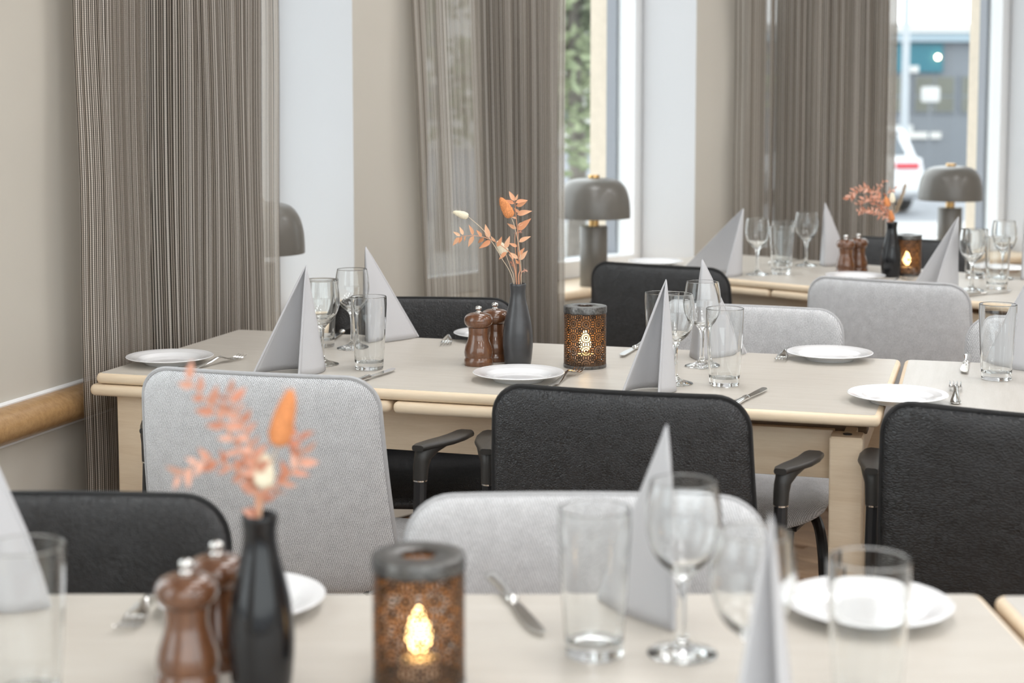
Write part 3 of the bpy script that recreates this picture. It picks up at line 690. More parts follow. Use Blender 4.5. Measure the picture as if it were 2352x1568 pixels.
# cutlery: local +y towards the tip, origin under the tip
def strip(sections):
    """sections: (y, z, halfwidth, thickness) -> closed ribbon"""
    loops = []
    for y, z, w, th in sections:
        loops.append([(-w, y, z + th * 0.1), (-w * 0.6, y, z + th * 0.6), (0, y, z + th * 0.8), (w * 0.6, y, z + th * 0.6), (w, y, z + th * 0.1), (w * 0.6, y, z - th * 0.2), (0, y, z - th * 0.3), (-w * 0.6, y, z - th * 0.2)])
    return loft(loops)
zf = lambda y: 0.002 + 0.016 * math.exp(-((y + 0.078) / 0.028) ** 2) + 0.006 * max(0, (y + 0.040) / 0.040)
handle = strip([(-0.195, 0.003, 0.0045, 0.002), (-0.190, 0.003, 0.0095, 0.0028), (-0.170, 0.003, 0.0092, 0.003), (-0.140, 0.005, 0.0065, 0.003), (-0.110, 0.009, 0.0042, 0.003), (-0.090, 0.0135, 0.0036, 0.003), (-0.075, 0.0135, 0.0040, 0.003), (-0.064, 0.0100, 0.0085, 0.0022), (-0.055, 0.0075, 0.0118, 0.0018), (-0.047, 0.0058, 0.0124, 0.0018)])
G['fork_handle'] = mesh('handle', handle, MAT['steel'], True, 60)
tn = []
for k in range(4):
    xo = (k - 1.5) * 0.0066
    loops = []
    for y, z, w in ((-0.050, 0.0062, 0.0021), (-0.035, 0.0042, 0.0019), (-0.018, 0.0050, 0.0016), (-0.006, 0.0078, 0.0012), (0.0, 0.0098, 0.0005)):
        loops.append([(xo - w, y, z), (xo, y, z + 0.0012), (xo + w, y, z), (xo, y, z - 0.0012)])
    tn.append(mesh('tine', loft(loops), MAT['steel'], True, 40))
def fork(tip, tail, label, group):
    d = Vector(tail) - Vector(tip); a = math.atan2(-d.x, d.y) + math.pi
    t = empty('fork', (tip[0], tip[1], TZ), a); tag(t, label, 'fork', group)
    put('handle', G['fork_handle'], t)
    for q in tn: put('tine', q, t)
kh = []
for y, rx, rz_ in ((-0.208, 0.003, 0.0025), (-0.205, 0.0085, 0.005), (-0.198, 0.0098, 0.0056), (-0.185, 0.0088, 0.0052), (-0.165, 0.0075, 0.0048), (-0.145, 0.0062, 0.0044), (-0.125, 0.0058, 0.0042), (-0.116, 0.0075, 0.0050), (-0.110, 0.0070, 0.0046), (-0.107, 0.0030, 0.002)):
    kh.append([(rx * math.cos(2 * math.pi * k / 12), y, 0.0058 + rz_ * math.sin(2 * math.pi * k / 12)) for k in range(12)])
G['knife_handle'] = mesh('handle', loft(kh), MAT['steel'], True, 60)
bo = [(-0.0035, -0.112), (0.0045, -0.112), (0.0060, -0.095), (0.0085, -0.060), (0.0090, -0.030), (0.0070, -0.012), (0.0020, -0.002), (-0.0035, 0.0), (-0.0060, -0.004), (-0.0062, -0.040), (-0.0055, -0.085)]
G['knife_blade'] = mesh('blade', prism(bo, 0.0045, 0.0060), MAT['steel'], True, 25)
def knife(tip, tail, label, group):
    d = Vector(tail) - Vector(tip); a = math.atan2(-d.x, d.y) + math.pi
    t = empty('knife', (tip[0], tip[1], TZ), a); tag(t, label, 'knife', group)
    put('handle', G['knife_handle'], t); put('blade', G['knife_blade'], t)

def napkin(ridge, tip1, tip2, apex, height, label, group, b1=0.012, b2=0.016):
    """standing folded napkin: two curved wings from a sloping ridge up to one point"""
    Rr = Vector((ridge[0], ridge[1], 0)); org = Rr.copy()
    A = Vector((apex[0], apex[1], height)) - org
    t = empty('folded_napkin', (org.x, org.y, TZ + 0.0015)); tag(t, label, 'napkin', group)
    mid = (Vector((tip1[0], tip1[1], 0)) + Vector((tip2[0], tip2[1], 0))) / 2 - org
    for tip, bl in ((tip1, b1), (tip2, b2)):
        W = Vector((tip[0], tip[1], 0)) - org
        out = Vector((W.y, -W.x, 0)).normalized()
        if out.dot(mid) > 0: out = -out
        nu, nv = 14, 16; V, F = [], []
        for j in range(nv + 1):
            v = j / nv
            v_ = min(v, 0.995)
            for i in range(nu + 1):
                u = i / nu
                a = A * v_; c = W + (A - W) * v_
                p = a.lerp(c, u) + out * bl * math.sin(math.pi * min(1, u * 1.0)) * (1 - v_) ** 0.8 * 1.2
                V.append(tuple(p))
        for j in range(nv):
            for i in range(nu): F.append((j * (nu + 1) + i, j * (nu + 1) + i + 1, (j + 1) * (nu + 1) + i + 1, (j + 1) * (nu + 1) + i))
        wg = put('wing', mesh('wing', (V, F), MAT['napkin'], True, 80), t)
        md = wg.modifiers.new('paper_layers', 'SOLIDIFY'); md.thickness = 0.0022; md.offset = 0
        hem = [W + (A - W) * (k / 10) for k in range(11)]
        put('hem', mesh('hem', tube([h + Vector((0, 0, 0.001)) for h in hem], [0.0024] * 9 + [0.0018, 0.0006], 8), MAT['napkin'], True, 60), wg)
    return t

# --- middle table setting
g = 'place settings on the middle table'
plate(-0.702, 3.300, 'white side plate at the left corner of the middle table', 'side plates on the middle table')
plate(0.013, 3.105, 'white side plate in front of the matt black vase', 'side plates on the middle table')
plate(-0.043, 3.632, 'white side plate mostly hidden behind the pepper mills', 'side plates on the middle table')
plate(0.662, 3.352, 'white side plate beyond the tall tumbler, near the grey chair', 'side plates on the middle table')
plate(0.692, 2.880, 'white side plate standing across the joint of the two tables', 'side plates on the middle table')
fork((-0.562, 3.365), (-0.640, 3.215), 'fork beside the plate at the left table corner', 'forks on the middle table')
fork((0.136, 3.205), (0.080, 3.045), 'fork in front of the bronze lantern', 'forks on the middle table')
fork((-0.147, 3.520), (-0.137, 3.69), 'fork seen tines first left of the pepper mills', 'forks on the middle table')
fork((0.549, 3.305), (0.60, 3.47), 'fork seen tines first left of the far right plate', 'forks on the middle table')
fork((0.839, 3.040), (0.784, 2.835), 'fork right of the plate on the table joint', 'forks on the middle table')
knife((-0.234, 3.210), (-0.300, 3.055), 'knife behind the grey chair, in front of the left tumbler', 'knives on the middle table')
knife((0.229, 3.370), (0.290, 3.545), 'knife lying right of the bronze lantern', 'knives on the middle table')
knife((0.473, 2.995), (0.400, 2.850), 'knife by the black chair, below the right tumbler', 'knives on the middle table')
knife((0.891, 3.166), (0.957, 3.379), 'knife pointing at the viewer left of the single tumbler', 'knives on the middle table')
knife((-0.405, 3.60), (-0.385, 3.76), 'knife end peeping out behind the left wine glasses', 'knives on the middle table')
gw = 'wine glasses on the middle table'; gt = 'tumblers on the middle table'
glass('wine', -0.388, 3.285, 'wine glass right behind the left front napkin', gw)
glass('wine', -0.346, 3.496, 'wine glass in front of the left far napkin, furthest back', gw)
glass('water', -0.418, 3.530, 'empty tumbler hidden behind the front left wine glass', gt)
glass('water', -0.287, 3.232, 'empty tumbler at the left, in front of the far napkin', gt)
glass('water', 0.307, 3.296, 'tumbler behind the centre napkin, left of the wine glasses', gt)
glass('wine', 0.311, 3.066, 'wine glass half hidden by the centre front napkin', gw)
glass('wine', 0.385, 3.262, 'wine glass in front of the narrow far napkin point', gw)
glass('water', 0.403, 3.050, 'tall tumbler right of the wine glasses on the middle table', gt)
glass('water', 0.938, 3.112, 'single tumbler on the right hand table top', gt)
mill(-0.068, 3.282, 'front one of the two brown wooden mills beside the matt vase', 'wooden mills on the middle table')
mill(-0.035, 3.338, 'rear one of the two brown wooden mills, touching the matt vase', 'wooden mills on the middle table')
vase(0.012, 3.292, 'matt', 'matt black bud vase on the middle table holding peach coloured stems')
lantern(0.148, 3.262, 'pierced bronze lantern with rosette pattern in the middle of the picture')
napkin((-0.374, 3.222), (-0.417, 3.146), (-0.508, 3.156), (-0.404, 3.172), 0.214, 'grey folded napkin standing behind the left grey chair', 'napkins on the middle table', 0.014, 0.026)
napkin((-0.316, 3.556), (-0.213, 3.655), (-0.328, 3.685), (-0.325, 3.590), 0.212, 'grey folded napkin behind the left tumbler, against the beige wall', 'napkins on the middle table', 0.006, 0.008)
napkin((0.306, 3.012), (0.270, 2.950), (0.205, 2.964), (0.284, 2.978), 0.208, 'grey folded napkin standing behind the centre black chair', 'napkins on the middle table', 0.012, 0.022)
napkin((0.386, 3.333), (0.497, 3.418), (0.383, 3.432), (0.396, 3.365), 0.206, 'grey folded napkin behind the tall tumbler, only its point clear', 'napkins on the middle table', 0.008, 0.008)
napkin((1.045, 3.175), (0.965, 3.300), (1.08, 3.29), (1.045, 3.225), 0.206, 'grey folded napkin cut off by the right edge, beside the single tumbler', 'napkins on the middle table', 0.006, 0.008)
# --- foreground table setting
plate(-0.289, 1.700, 'white side plate half behind the glossy foreground vase', 'side plates in the foreground')
plate(0.377, 1.682, 'white side plate behind the large blurred tumbler', 'side plates in the foreground')
fork((-0.397, 1.615), (-0.385, 1.79), 'blurred fork at the left of the foreground mills', 'cutlery in the foreground')
knife((0.030, 1.610), (-0.020, 1.795), 'blurred knife right of the foreground lantern', 'cutlery in the foreground')
gt = 'glasses in the foreground'
glass('water', -0.438, 1.430, 'large blurred tumbler cut by the left edge', gt)
glass('water', 0.081, 1.560, 'blurred tumbler in front of the pale grey chair', gt)
glass('wine', 0.168, 1.562, 'blurred wine glass beside the tallest foreground napkin', gt)
glass('wine', 0.2085, 1.376, 'blurred wine glass behind the nearest napkin', gt)
glass('water', 0.312, 1.388, 'large blurred tumbler at the lower right, before a plate', gt)
mill(-0.302, 1.474, 'nearest brown wooden mill with silver knob, lower left', 'wooden mills in the foreground')
mill(-0.285, 1.535, 'second brown wooden mill, half behind the nearest one', 'wooden mills in the foreground')
vase(-0.232, 1.466, 'gloss', 'glossy black bud vase in the foreground with blurred coral leaves')
lantern(-0.087, 1.480, 'large blurred lantern glowing amber in the foreground', 0.4)
napkin((0.094, 1.735), (0.166, 1.627), (0.175, 1.70), (0.160, 1.655), 0.208, 'pale folded napkin in front of the grey foreground chair', 'napkins in the foreground', 0.006, 0.008)
napkin((0.240, 1.322), (0.221, 1.272), (0.176, 1.290), (0.212, 1.305), 0.205, 'nearest napkin, a narrow blurred grey point at the lower right', 'napkins in the foreground', 0.004, 0.005)
napkin((-0.585, 1.680), (-0.488, 1.705), (-0.565, 1.75), (-0.572, 1.705), 0.208, 'folded napkin cut by the left edge, before the black chair', 'napkins in the foreground', 0.006, 0.008)
# --- far table setting
plate(0.462, 5.205, 'white side plate above the black far chair', 'side plates on the far table')
plate(1.020, 4.800, 'white side plate just above the grey far chair', 'side plates on the far table')
plate(1.52, 5.02, 'white side plate at the back of the far table, behind its lantern', 'side plates on the far table')
fork((1.190, 4.80), (1.07, 4.66), 'small fork left of the far right napkin', 'cutlery on the far table')
knife((1.395, 4.505), (1.235, 4.395), 'knife at the front edge of the far table', 'cutlery on the far table')
knife((0.985, 5.38), (0.87, 5.27), 'knife lying behind the far tumblers', 'cutlery on the far table')
gt = 'glasses on the far table'
glass('wine', 0.750, 4.946, 'small wine glass right of the big slanting far napkin', gt)
glass('water', 0.826, 4.962, 'front one of two small far tumblers standing in line', gt)
glass('water', 0.867, 5.175, 'rear one of two small far tumblers standing in line', gt)
glass('wine', 0.946, 5.205, 'small far wine glass against the dark curtain', gt)
glass('wine', 1.292, 4.540, 'small wine glass right of the far right napkin', gt)
glass('water', 1.377, 4.585, 'small tumbler at the far right, in front of a wine glass', gt)
glass('wine', 1.469, 4.830, 'small wine glass behind the far right tumbler', gt)
glass('water', 1.392, 4.858, 'small tumbler seen between the two far right wine glasses', gt)
mill(1.024, 4.962, 'front small wooden mill on the far table', 'wooden mills on the far table')
mill(1.072, 5.005, 'rear small wooden mill on the far table', 'wooden mills on the far table')
vase(1.146, 4.888, 'gloss', 'glossy black bud vase on the far table with coral branches')
lantern(1.205, 4.935, 'small amber lantern behind the far glossy vase', 0.2)
napkin((0.700, 4.926), (0.643, 4.855), (0.540, 5.085), (0.700, 4.905), 0.204, 'large grey folded napkin leaning left on the far table, near the white reveal', 'napkins on the far table', 0.010, 0.012)
napkin((1.000, 5.172), (1.090, 5.215), (1.01, 5.27), (1.003, 5.195), 0.202, 'grey folded napkin against the far curtain, left of the small mills', 'napkins on the far table', 0.006, 0.008)
napkin((1.268, 4.590), (1.196, 4.562), (1.150, 4.628), (1.262, 4.580), 0.204, 'grey folded napkin with dark inside, left of the far right glasses', 'napkins on the far table', 0.004, 0.008)
napkin((1.515, 4.80), (1.60, 4.80), (1.56, 4.88), (1.525, 4.82), 0.204, 'napkin at the far right edge, only a dark strip in view', 'napkins on the far table', 0.006, 0.008)

# ------------------------------------------------------------------ table lamps on the sills
def crv(pts, n=5): return [(max(p.x, 0), p.z) for p in spline([(r, 0, z) for r, z in pts], n)]
G['lamp_base'] = mesh('lamp_column', lathe([(0, 0), (0.047, 0), (0.048, 0.0015), (0.048, 0.2085), (0.047, 0.210), (0, 0.210)], 40), MAT['lamp'], True, 40)
G['lamp_neck'] = mesh('brass_neck', lathe([(0, 0.2102), (0.0175, 0.2102), (0.0175, 0.252), (0, 0.252)], 28), MAT['brass'], True, 40)
outer = crv([(0.1270, 0.238), (0.1268, 0.262), (0.1235, 0.300), (0.1120, 0.338), (0.0900, 0.364), (0.0600, 0.374), (0.0250, 0.3765), (0.0, 0.377)])
inner = [(max(r - 0.003, 0), z - 0.003) for r, z in outer][::-1]; inner = [(0, outer[-1][1] - 0.003)] + inner[1:-1] + [(0.1245, 0.238)]
G['lamp_shade'] = mesh('lamp_shade', lathe(outer, 56), MAT['lamp'], True, 50)
G['lamp_lining'] = mesh('shade_lining', lathe(inner + [(0.1270, 0.238)], 56), MAT['lampin'], True, 50)
G['lamp_knob'] = mesh('knob', lathe([(0, 0.376), (0.019, 0.376), (0.0195, 0.378), (0.0195, 0.385), (0.018, 0.387), (0, 0.387)], 28), MAT['brass'], True, 40)
def lamp(p, label, z=SILL_Z):
    t = empty('table_lamp', (p.x, p.y, z)); tag(t, label, 'lamp', 'dome lamps on the window sills')
    put('lamp_column', G['lamp_base'], t); put('brass_neck', G['lamp_neck'], t)
    s = put('lamp_shade', G['lamp_shade'], t); put('shade_lining', G['lamp_lining'], s); put('knob', G['lamp_knob'], s)
lamp(BAYS[1][0] @ Vector((1.505, 0.105, 0)), 'grey dome lamp half hidden by the leftmost curtain')
lamp(BAYS[2][0] @ Vector((1.165, 0.045, 0)), 'grey dome lamp on the sill between the middle curtain and white reveal')
lamp(BAYS[3][0] @ Vector((1.235, 0.05, 0)), 'grey dome lamp at the right in front of the street window')

# ------------------------------------------------------------------ dried flowers
def leaf_mesh(name, m, wid=0.30):
    V, F = [], []; n = 6
    for i in range(n + 1):
        t = i / n; w = wid * (math.sin(math.pi * t ** 0.72) ** 0.9) * (1 - 0.25 * t) * 0.5 if 0 < t < 1 else 0.004
        z = -0.10 * t * t
        V += [(-w, t, z + 0.35 * w), (0, t, z), (w, t, z + 0.35 * w)]
    for i in range(n):
        a = i * 3; F += [(a, a + 1, a + 4, a + 3), (a + 1, a + 2, a + 5, a + 4)]
    return mesh(name, (V, F), m, True, 60)
LEAF = {'peach': leaf_mesh('leaf', MAT['leaf_peach'], 0.42), 'coral': leaf_mesh('leaf', MAT['leaf_coral'], 0.52)}
def aim(d, roll):
    """rotation taking +y to d, blade turned towards the room"""
    y = Vector(d).normalized(); z = Vector((0.1, -1, 0.15)); z = (z - y * z.dot(y)).normalized(); x = y.cross(z)
    return (Matrix((x, y, z)).transposed() @ Matrix.Rotation(roll, 3, 'Y')).to_euler()
def put_leaf(kind, parent, base, tip, roll):
    d = Vector(tip) - Vector(base)
    o = put('leaf', LEAF[kind], parent, base, aim(d, roll), (d.length,) * 3); return o
rl = random.Random(11)
def branch(org, pts, kind, label, group, leaves=None, auto=None, r=0.0011, leaf_len=0.02):
    """pts and leaves in metres relative to the vase mouth"""
    t = empty('dried_branch', org); tag(t, label, 'dried flower', group)
    pts = [(rl.uniform(-0.011, 0.011), rl.uniform(-0.011, 0.011), -0.12)] + list(pts[1:]); P = spline(pts, 6)
    put('stem', mesh('stem', tube(P, [r * (1 - 0.55 * i / len(P)) for i in range(len(P))], 6), MAT['stem_o'], True, 60), t)
    for b_, tip in (leaves or []):
        put_leaf(kind, t, b_, tip, rl.uniform(-0.6, 0.6))
    if auto:
        for i in range(auto):
            f = 0.22 + 0.78 * i / (auto - 1); k = min(int(f * (len(P) - 1)), len(P) - 2); p = P[k].lerp(P[k + 1], f * (len(P) - 1) - k)
            tg = (P[k + 1] - P[k]).normalized(); sd = Vector((tg.z, rl.uniform(-0.8, 0.8), -tg.x)).normalized() * (1 if i % 2 else -1)
            d = (tg * rl.uniform(0.35, 0.9) + sd).normalized() * leaf_len * rl.uniform(0.7, 1.15)
            put_leaf(kind, t, tuple(p), tuple(p + d), rl.uniform(-1, 1))
    return t
def tail(org, pts, head_tip, wid, m, label, group, hair=True):
    """bunny tail grass: stem path, soft oval head ending at head_tip"""
    t = empty('bunny_tail_grass', org); tag(t, label, 'dried flower', group)
    pts = [(rl.uniform(-0.011, 0.011), rl.uniform(-0.011, 0.011), -0.12)] + list(pts[1:]); P = spline(pts, 6)
    put('stem', mesh('stem', tube(P, 0.0006, 6), MAT['stem_c'], True, 60), t)
    b_ = Vector(pts[-1]); d = Vector(head_tip) - b_; ln = d.length
    prof = [(0, 0), (0.30, 0.03), (0.46, 0.12), (0.52, 0.28), (0.48, 0.48), (0.40, 0.68), (0.28, 0.85), (0.14, 0.96), (0, 1.0)]
    pr = crv([(r_ * wid, z * ln) for r_, z in prof], 3); V, F = lathe(pr, 20)
    V = [(x * (1 + rl.uniform(-0.07, 0.07)), y * (1 + rl.uniform(-0.07, 0.07)), z) for x, y, z in V]
    q = d.to_track_quat('Z', 'Y').to_matrix().to_4x4()
    h = put('seed_head', mesh('seed_head', xf((V, F), Matrix.Translation(b_) @ q), m, True, 180), t)
    if hair:
        HV, HF = [], []
        for i in range(170):
            a = rl.uniform(0, 2 * math.pi); z = rl.uniform(0.15, 0.97); r0 = 0.46 * wid * math.sin(math.pi * min(0.98, z * 0.85 + 0.1))
            p = Vector((r0 * math.cos(a), r0 * math.sin(a), z * ln)); o = Vector((math.cos(a), math.sin(a), rl.uniform(0.4, 1.3))).normalized() * rl.uniform(0.004, 0.011)
            s = Vector((-math.sin(a), math.cos(a), 0)) * 0.00016
            n = len(HV); HV += [tuple(p + s), tuple(p - s), tuple(p + o)]; HF.append((n, n + 1, n + 2))
        hh = put('hairs', mesh('hairs', xf((HV, HF), Matrix.Translation(b_) @ q), m, False), h); hh['kind'] = 'stuff'
    return t
def sprig(org, pts, label, group, m='leaf_coral', n=26):
    t = empty('spiky_sprig', org); tag(t, label, 'dried flower', group)
    P = spline(pts, 5)
    put('stem', mesh('stem', tube(P, 0.0006, 6), MAT['stem_o'], True, 60), t)
    V, F = [], []
    for c in (P[-1], P[int(len(P) * 0.8)]):
        for i in range(n):
            d = Vector((rl.uniform(-1, 1), rl.uniform(-1, 1), rl.uniform(-1, 1))).normalized() * rl.uniform(0.004, 0.0085)
            s = d.orthogonal().normalized() * 0.0004; k = len(V)
            V += [tuple(c + s), tuple(c - s), tuple(c + d)]; F.append((k, k + 1, k + 2))
    sp_ = put('spikes', mesh('spikes', (V, F), MAT[m], False), t); sp_['kind'] = 'stuff'
# middle vase; z2(x, y): picture plane of the bouquet -> metres from the mouth
S_ = 0.0001685
def zq(x, y, dy=0.0): return ((x - 985) * S_, dy, (1303 - y) * S_)
om = (0.012, 3.292, TZ + 0.166); gm = 'dried stems in the matt black vase'
def lv(lst, dy0=0.0):
    out = []
    for bx, by, tx, ty in lst:
        dy = rl.uniform(-0.004, 0.004) + dy0; out.append((zq(bx, by, dy0), zq(tx, ty, dy + rl.uniform(-0.007, 0.007))))
    return out
branch(om, [(0, 0, -0.10), zq(965, 1250), zq(905, 970, -0.004), zq(850, 890, -0.006), zq(720, 795, -0.01), zq(600, 742, -0.014), zq(460, 715, -0.016), zq(300, 722, -0.018)], 'peach', 'peach leafy branch arching left out of the matt vase', gm,
    leaves=lv([(290, 722, 205, 668), (325, 710, 283, 608), (280, 735, 198, 842), (310, 730, 272, 815), (355, 722, 335, 792), (445, 712, 402, 582), (455, 722, 380, 855), (550, 730, 488, 645), (575, 742, 500, 818), (640, 748, 588, 580), (655, 775, 522, 868), (712, 790, 658, 722), (735, 850, 795, 728), (835, 870, 886, 722), (850, 918, 750, 1008)], -0.010))
branch(om, [(0, 0, -0.10), zq(992, 1290), zq(1012, 1130, 0.003), zq(988, 930, 0.004), zq(985, 700, 0.004), zq(965, 520, 0.004), zq(948, 310, 0.006)], 'peach', 'upright peach leafy branch in the matt vase', gm,
    leaves=lv([(945, 305, 876, 185), (950, 300, 988, 222), (940, 338, 828, 290), (958, 326, 1108, 292), (962, 366, 1095, 315), (1008, 448, 935, 392), (975, 468, 1150, 418), (972, 518, 905, 497), (985, 602, 1075, 558), (988, 656, 1138, 512), (968, 637, 852, 580), (998, 802, 1138, 726), (975, 856, 876, 812), (990, 972, 1062, 868), (998, 1018, 1103, 906), (992, 1068, 955, 1005), (985, 1003, 888, 928), (932, 1015, 878, 945)], 0.003), r=0.0014)
tail(om, [(0.004, 0, -0.10), zq(1027, 1290, 0.002), zq(1005, 900, -0.002), zq(945, 610, -0.006), zq(905, 498, -0.008)], zq(775, 258, -0.010), 0.0215, MAT['tail_orange'], 'orange fluffy bunny tail at the top of the matt vase bouquet', gm)
tail(om, [(-0.004, 0, -0.10), zq(930, 1290, 0), zq(785, 985, -0.006), zq(680, 805, -0.010), zq(560, 640, -0.012), zq(390, 488, -0.014)], zq(206, 428, -0.014), 0.0145, MAT['tail_cream'], 'cream bunny tail reaching furthest left above the matt vase', gm)
tail(om, [(-0.002, 0, -0.10), zq(942, 1290, 0.004), zq(900, 1130, 0.006), zq(838, 950, 0.010)], zq(735, 795, 0.014), 0.0195, MAT['tail_cream'], 'cream bunny tail low in the matt vase bouquet', gm)
sprig(om, [(0, 0, -0.08), zq(955, 1200, 0.006), zq(905, 1050, 0.006)], 'spiky pale pink sprig low on the left of the matt vase', gm)
sprig(om, [(0, 0, -0.08), zq(1015, 1220, -0.004), zq(1080, 1140, -0.006)], 'spiky pale pink sprig low on the right of the matt vase', gm)
sprig(om, [(0, 0, -0.08), zq(960, 1000, 0.008), zq(950, 730, 0.01), zq(1015, 680, 0.01)], 'spiky pale pink sprig halfway up the matt vase bouquet', gm)
# foreground vase (pixels of the photo at 1.46 m -> 0.000393 m)
K = 0.000395
def fq(x, y, dy=0.0): return ((x - 607) * K, dy, (1182 - y) * K)
of = (-0.232, 1.466, TZ + 0.166); gf = 'dried stems in the foreground vase'
branch(of, [(0, 0, -0.1), fq(600, 1165), fq(580, 1080, 0.006), fq(520, 975, 0.012), fq(440, 872, 0.015)], 'coral', 'blurred coral branch leaning furthest left in the foreground', gf, auto=22, leaf_len=0.019)
branch(of, [(0, 0, -0.1), fq(603, 1160), fq(560, 1080, -0.004), fq(490, 1050, -0.01), fq(425, 1085, -0.012)], 'coral', 'blurred coral branch hanging low on the left in the foreground', gf, auto=15, leaf_len=0.017)
branch(of, [(0, 0, -0.1), fq(606, 1160), fq(600, 1050, -0.008), fq(575, 960, -0.014), fq(545, 890, -0.02)], 'coral', 'blurred coral branch upright in the foreground bouquet', gf, auto=20, leaf_len=0.019)
branch(of, [(0, 0, -0.1), fq(612, 1165), fq(660, 1110, 0.004), fq(700, 1060, 0.006), fq(695, 1000, 0.008)], 'coral', 'blurred coral branch bending right in the foreground', gf, auto=15, leaf_len=0.019)
tail(of, [(0.002, 0, -0.1), fq(612, 1160), fq(635, 1080), fq(650, 1022)], fq(685, 888), 0.021, MAT['tail_orange'], 'blurred orange bunny tail in the foreground bouquet', gf)
tail(of, [(0.0, 0, -0.1), fq(608, 1170), fq(614, 1140), fq(616, 1120)], fq(622, 1040), 0.019, MAT['tail_cream'], 'blurred cream bunny tail just above the foreground vase', gf)
# far vase
K3 = 0.00131 / 5.204
def tq(x, y, dy=0.0): return ((x - 752) * K3, dy, (882 - y) * K3)
o3 = (1.146, 4.888, TZ + 0.166); g3 = 'dried stems in the far vase'
branch(o3, [(0, 0, -0.1), tq(735, 860), tq(640, 690), tq(545, 530), tq(420, 470), tq(300, 510), tq(235, 600)], 'coral', 'coral branch drooping furthest left over the far table', g3, auto=28, leaf_len=0.020)
branch(o3, [(0, 0, -0.1), tq(730, 860), tq(610, 720, 0.01), tq(520, 620, 0.012), tq(430, 610, 0.012), tq(345, 672, 0.01)], 'coral', 'short coral branch in the middle of the far bouquet', g3, auto=18, leaf_len=0.019)
branch(o3, [(0, 0, -0.1), tq(725, 865), tq(590, 800, -0.01), tq(470, 730, -0.012), tq(335, 755, -0.014)], 'coral', 'lowest coral branch of the far bouquet', g3, auto=20, leaf_len=0.018)
branch(o3, [(0, 0, -0.1), tq(735, 850), tq(620, 600, 0.015), tq(590, 480, 0.02), tq(680, 392, 0.02)], 'coral', 'thin coral branch rising highest from the far vase', g3, auto=12, leaf_len=0.016)
branch(o3, [(0, 0, -0.1), tq(745, 850), tq(700, 640, 0.02), tq(720, 520, 0.02), tq(800, 490, 0.02)], 'coral', 'small coral twig in front of the far street window', g3, auto=9, leaf_len=0.016)
tail(o3, [(0, 0, -0.1), tq(748, 860), tq(720, 760), tq(705, 700)], tq(670, 575), 0.017, MAT['tail_orange'], 'brown orange bunny tail, upper one in the far vase', g3, False)
tail(o3, [(0.003, 0, -0.1), tq(762, 880), tq(762, 872)], tq(718, 735, -0.01), 0.016, MAT['tail_orange'], 'brown orange bunny tail resting on the far vase mouth', g3, False)
tail(o3, [(0, 0, -0.1), tq(752, 850), tq(752, 720), tq(755, 652)], tq(748, 525), 0.017, MAT['tail_cream'], 'cream bunny tail in the far vase', g3, False)
t = empty('grass_plume', o3); tag(t, 'sandy feathery grass plume on the right of the far vase', 'dried flower', g3)
put('stem', mesh('stem', tube(spline([(0, 0, -0.1), tq(770, 860), tq(800, 740), tq(850, 600), tq(900, 460)], 6), 0.0008, 6), MAT['plume'], True), t)
V, F = [], []
PP = spline([tq(790, 780), tq(820, 690), tq(850, 600), tq(900, 455)], 12)
for p in PP:
    for i in range(16):
        d = (Vector((0.4, 0, 1)) + Vector((rl.uniform(-1, 1), rl.uniform(-1, 1), rl.uniform(-0.3, 0.6)))).normalized() * rl.uniform(0.008, 0.022); s = d.orthogonal().normalized() * 0.0007; k = len(V)
        V += [tuple(p + s), tuple(p - s), tuple(p + d)]; F.append((k, k + 1, k + 2))
put('plume_fibres', mesh('plume_fibres', (V, F), MAT['plume'], False), t)['kind'] = 'stuff'

# ------------------------------------------------------------------ the street outside
GZ = -0.80
MAT['asphalt'] = plain('grey_asphalt', (0.22, 0.23, 0.25), 0.9, var=0.12, scale=2)
MAT['pave'] = plain('pale_pavement', (0.42, 0.415, 0.41), 0.9, var=0.08, scale=3)
MAT['grass'] = plain('verge_green', (0.16, 0.22, 0.09), 0.9, var=0.3, scale=4)
MAT['carwhite'] = plain('white_car_paint', (0.60, 0.61, 0.63), 0.2, coat=0.6)
MAT['tyre'] = plain('tyre_black', (0.03, 0.03, 0.03), 0.7)
MAT['carglass'] = plain('dark_car_glass', (0.10, 0.12, 0.14), 0.08)
MAT['tail'] = plain('red_tail_lamp', (0.55, 0.03, 0.05), 0.25)
MAT['teal'] = plain('teal_fascia', (0.02, 0.135, 0.18), 0.5)
MAT['pale_blue'] = plain('pale_blue_parapet', (0.30, 0.38, 0.43), 0.6)
MAT['greyclad'] = plain('grey_cladding', (0.17, 0.185, 0.205), 0.6, var=0.08)
MAT['olive'] = plain('olive_glazing', (0.13, 0.135, 0.11), 0.25, var=0.15, scale=0.6)
MAT['bark'] = plain('grey_bark', (0.17, 0.15, 0.13), 0.9, var=0.3, scale=12)
MAT['signwhite'] = plain('white_sign_enamel', (0.55, 0.55, 0.54), 0.4)
MAT['polegrey'] = plain('pale_pole_paint', (0.42, 0.45, 0.48), 0.4)
MAT['facade'] = plain('pale_render_facade', (0.62, 0.61, 0.58), 0.9, var=0.06, scale=1)
def foliage(name, c0, c1):
    m, nt, b = M(name); oi = nt.nodes.new('ShaderNodeTexCoord'); nz = noise(nt, oi.outputs['Object'], 2.2, 5, 0.7)
    L(nt, ramp(nt, nz, [(0.3, c0), (0.7, c1)]), b.inputs['Base Color']); b.inputs['Roughness'].default_value = 0.7; return m
MAT['foliage'] = foliage('summer_leaves', (0.11, 0.15, 0.075), (0.34, 0.375, 0.23))
o = put('ground', mesh('ground', box(-40, 60, -40, 90, GZ - 0.3, GZ), MAT['asphalt'], False)); tag(o, kind='structure')
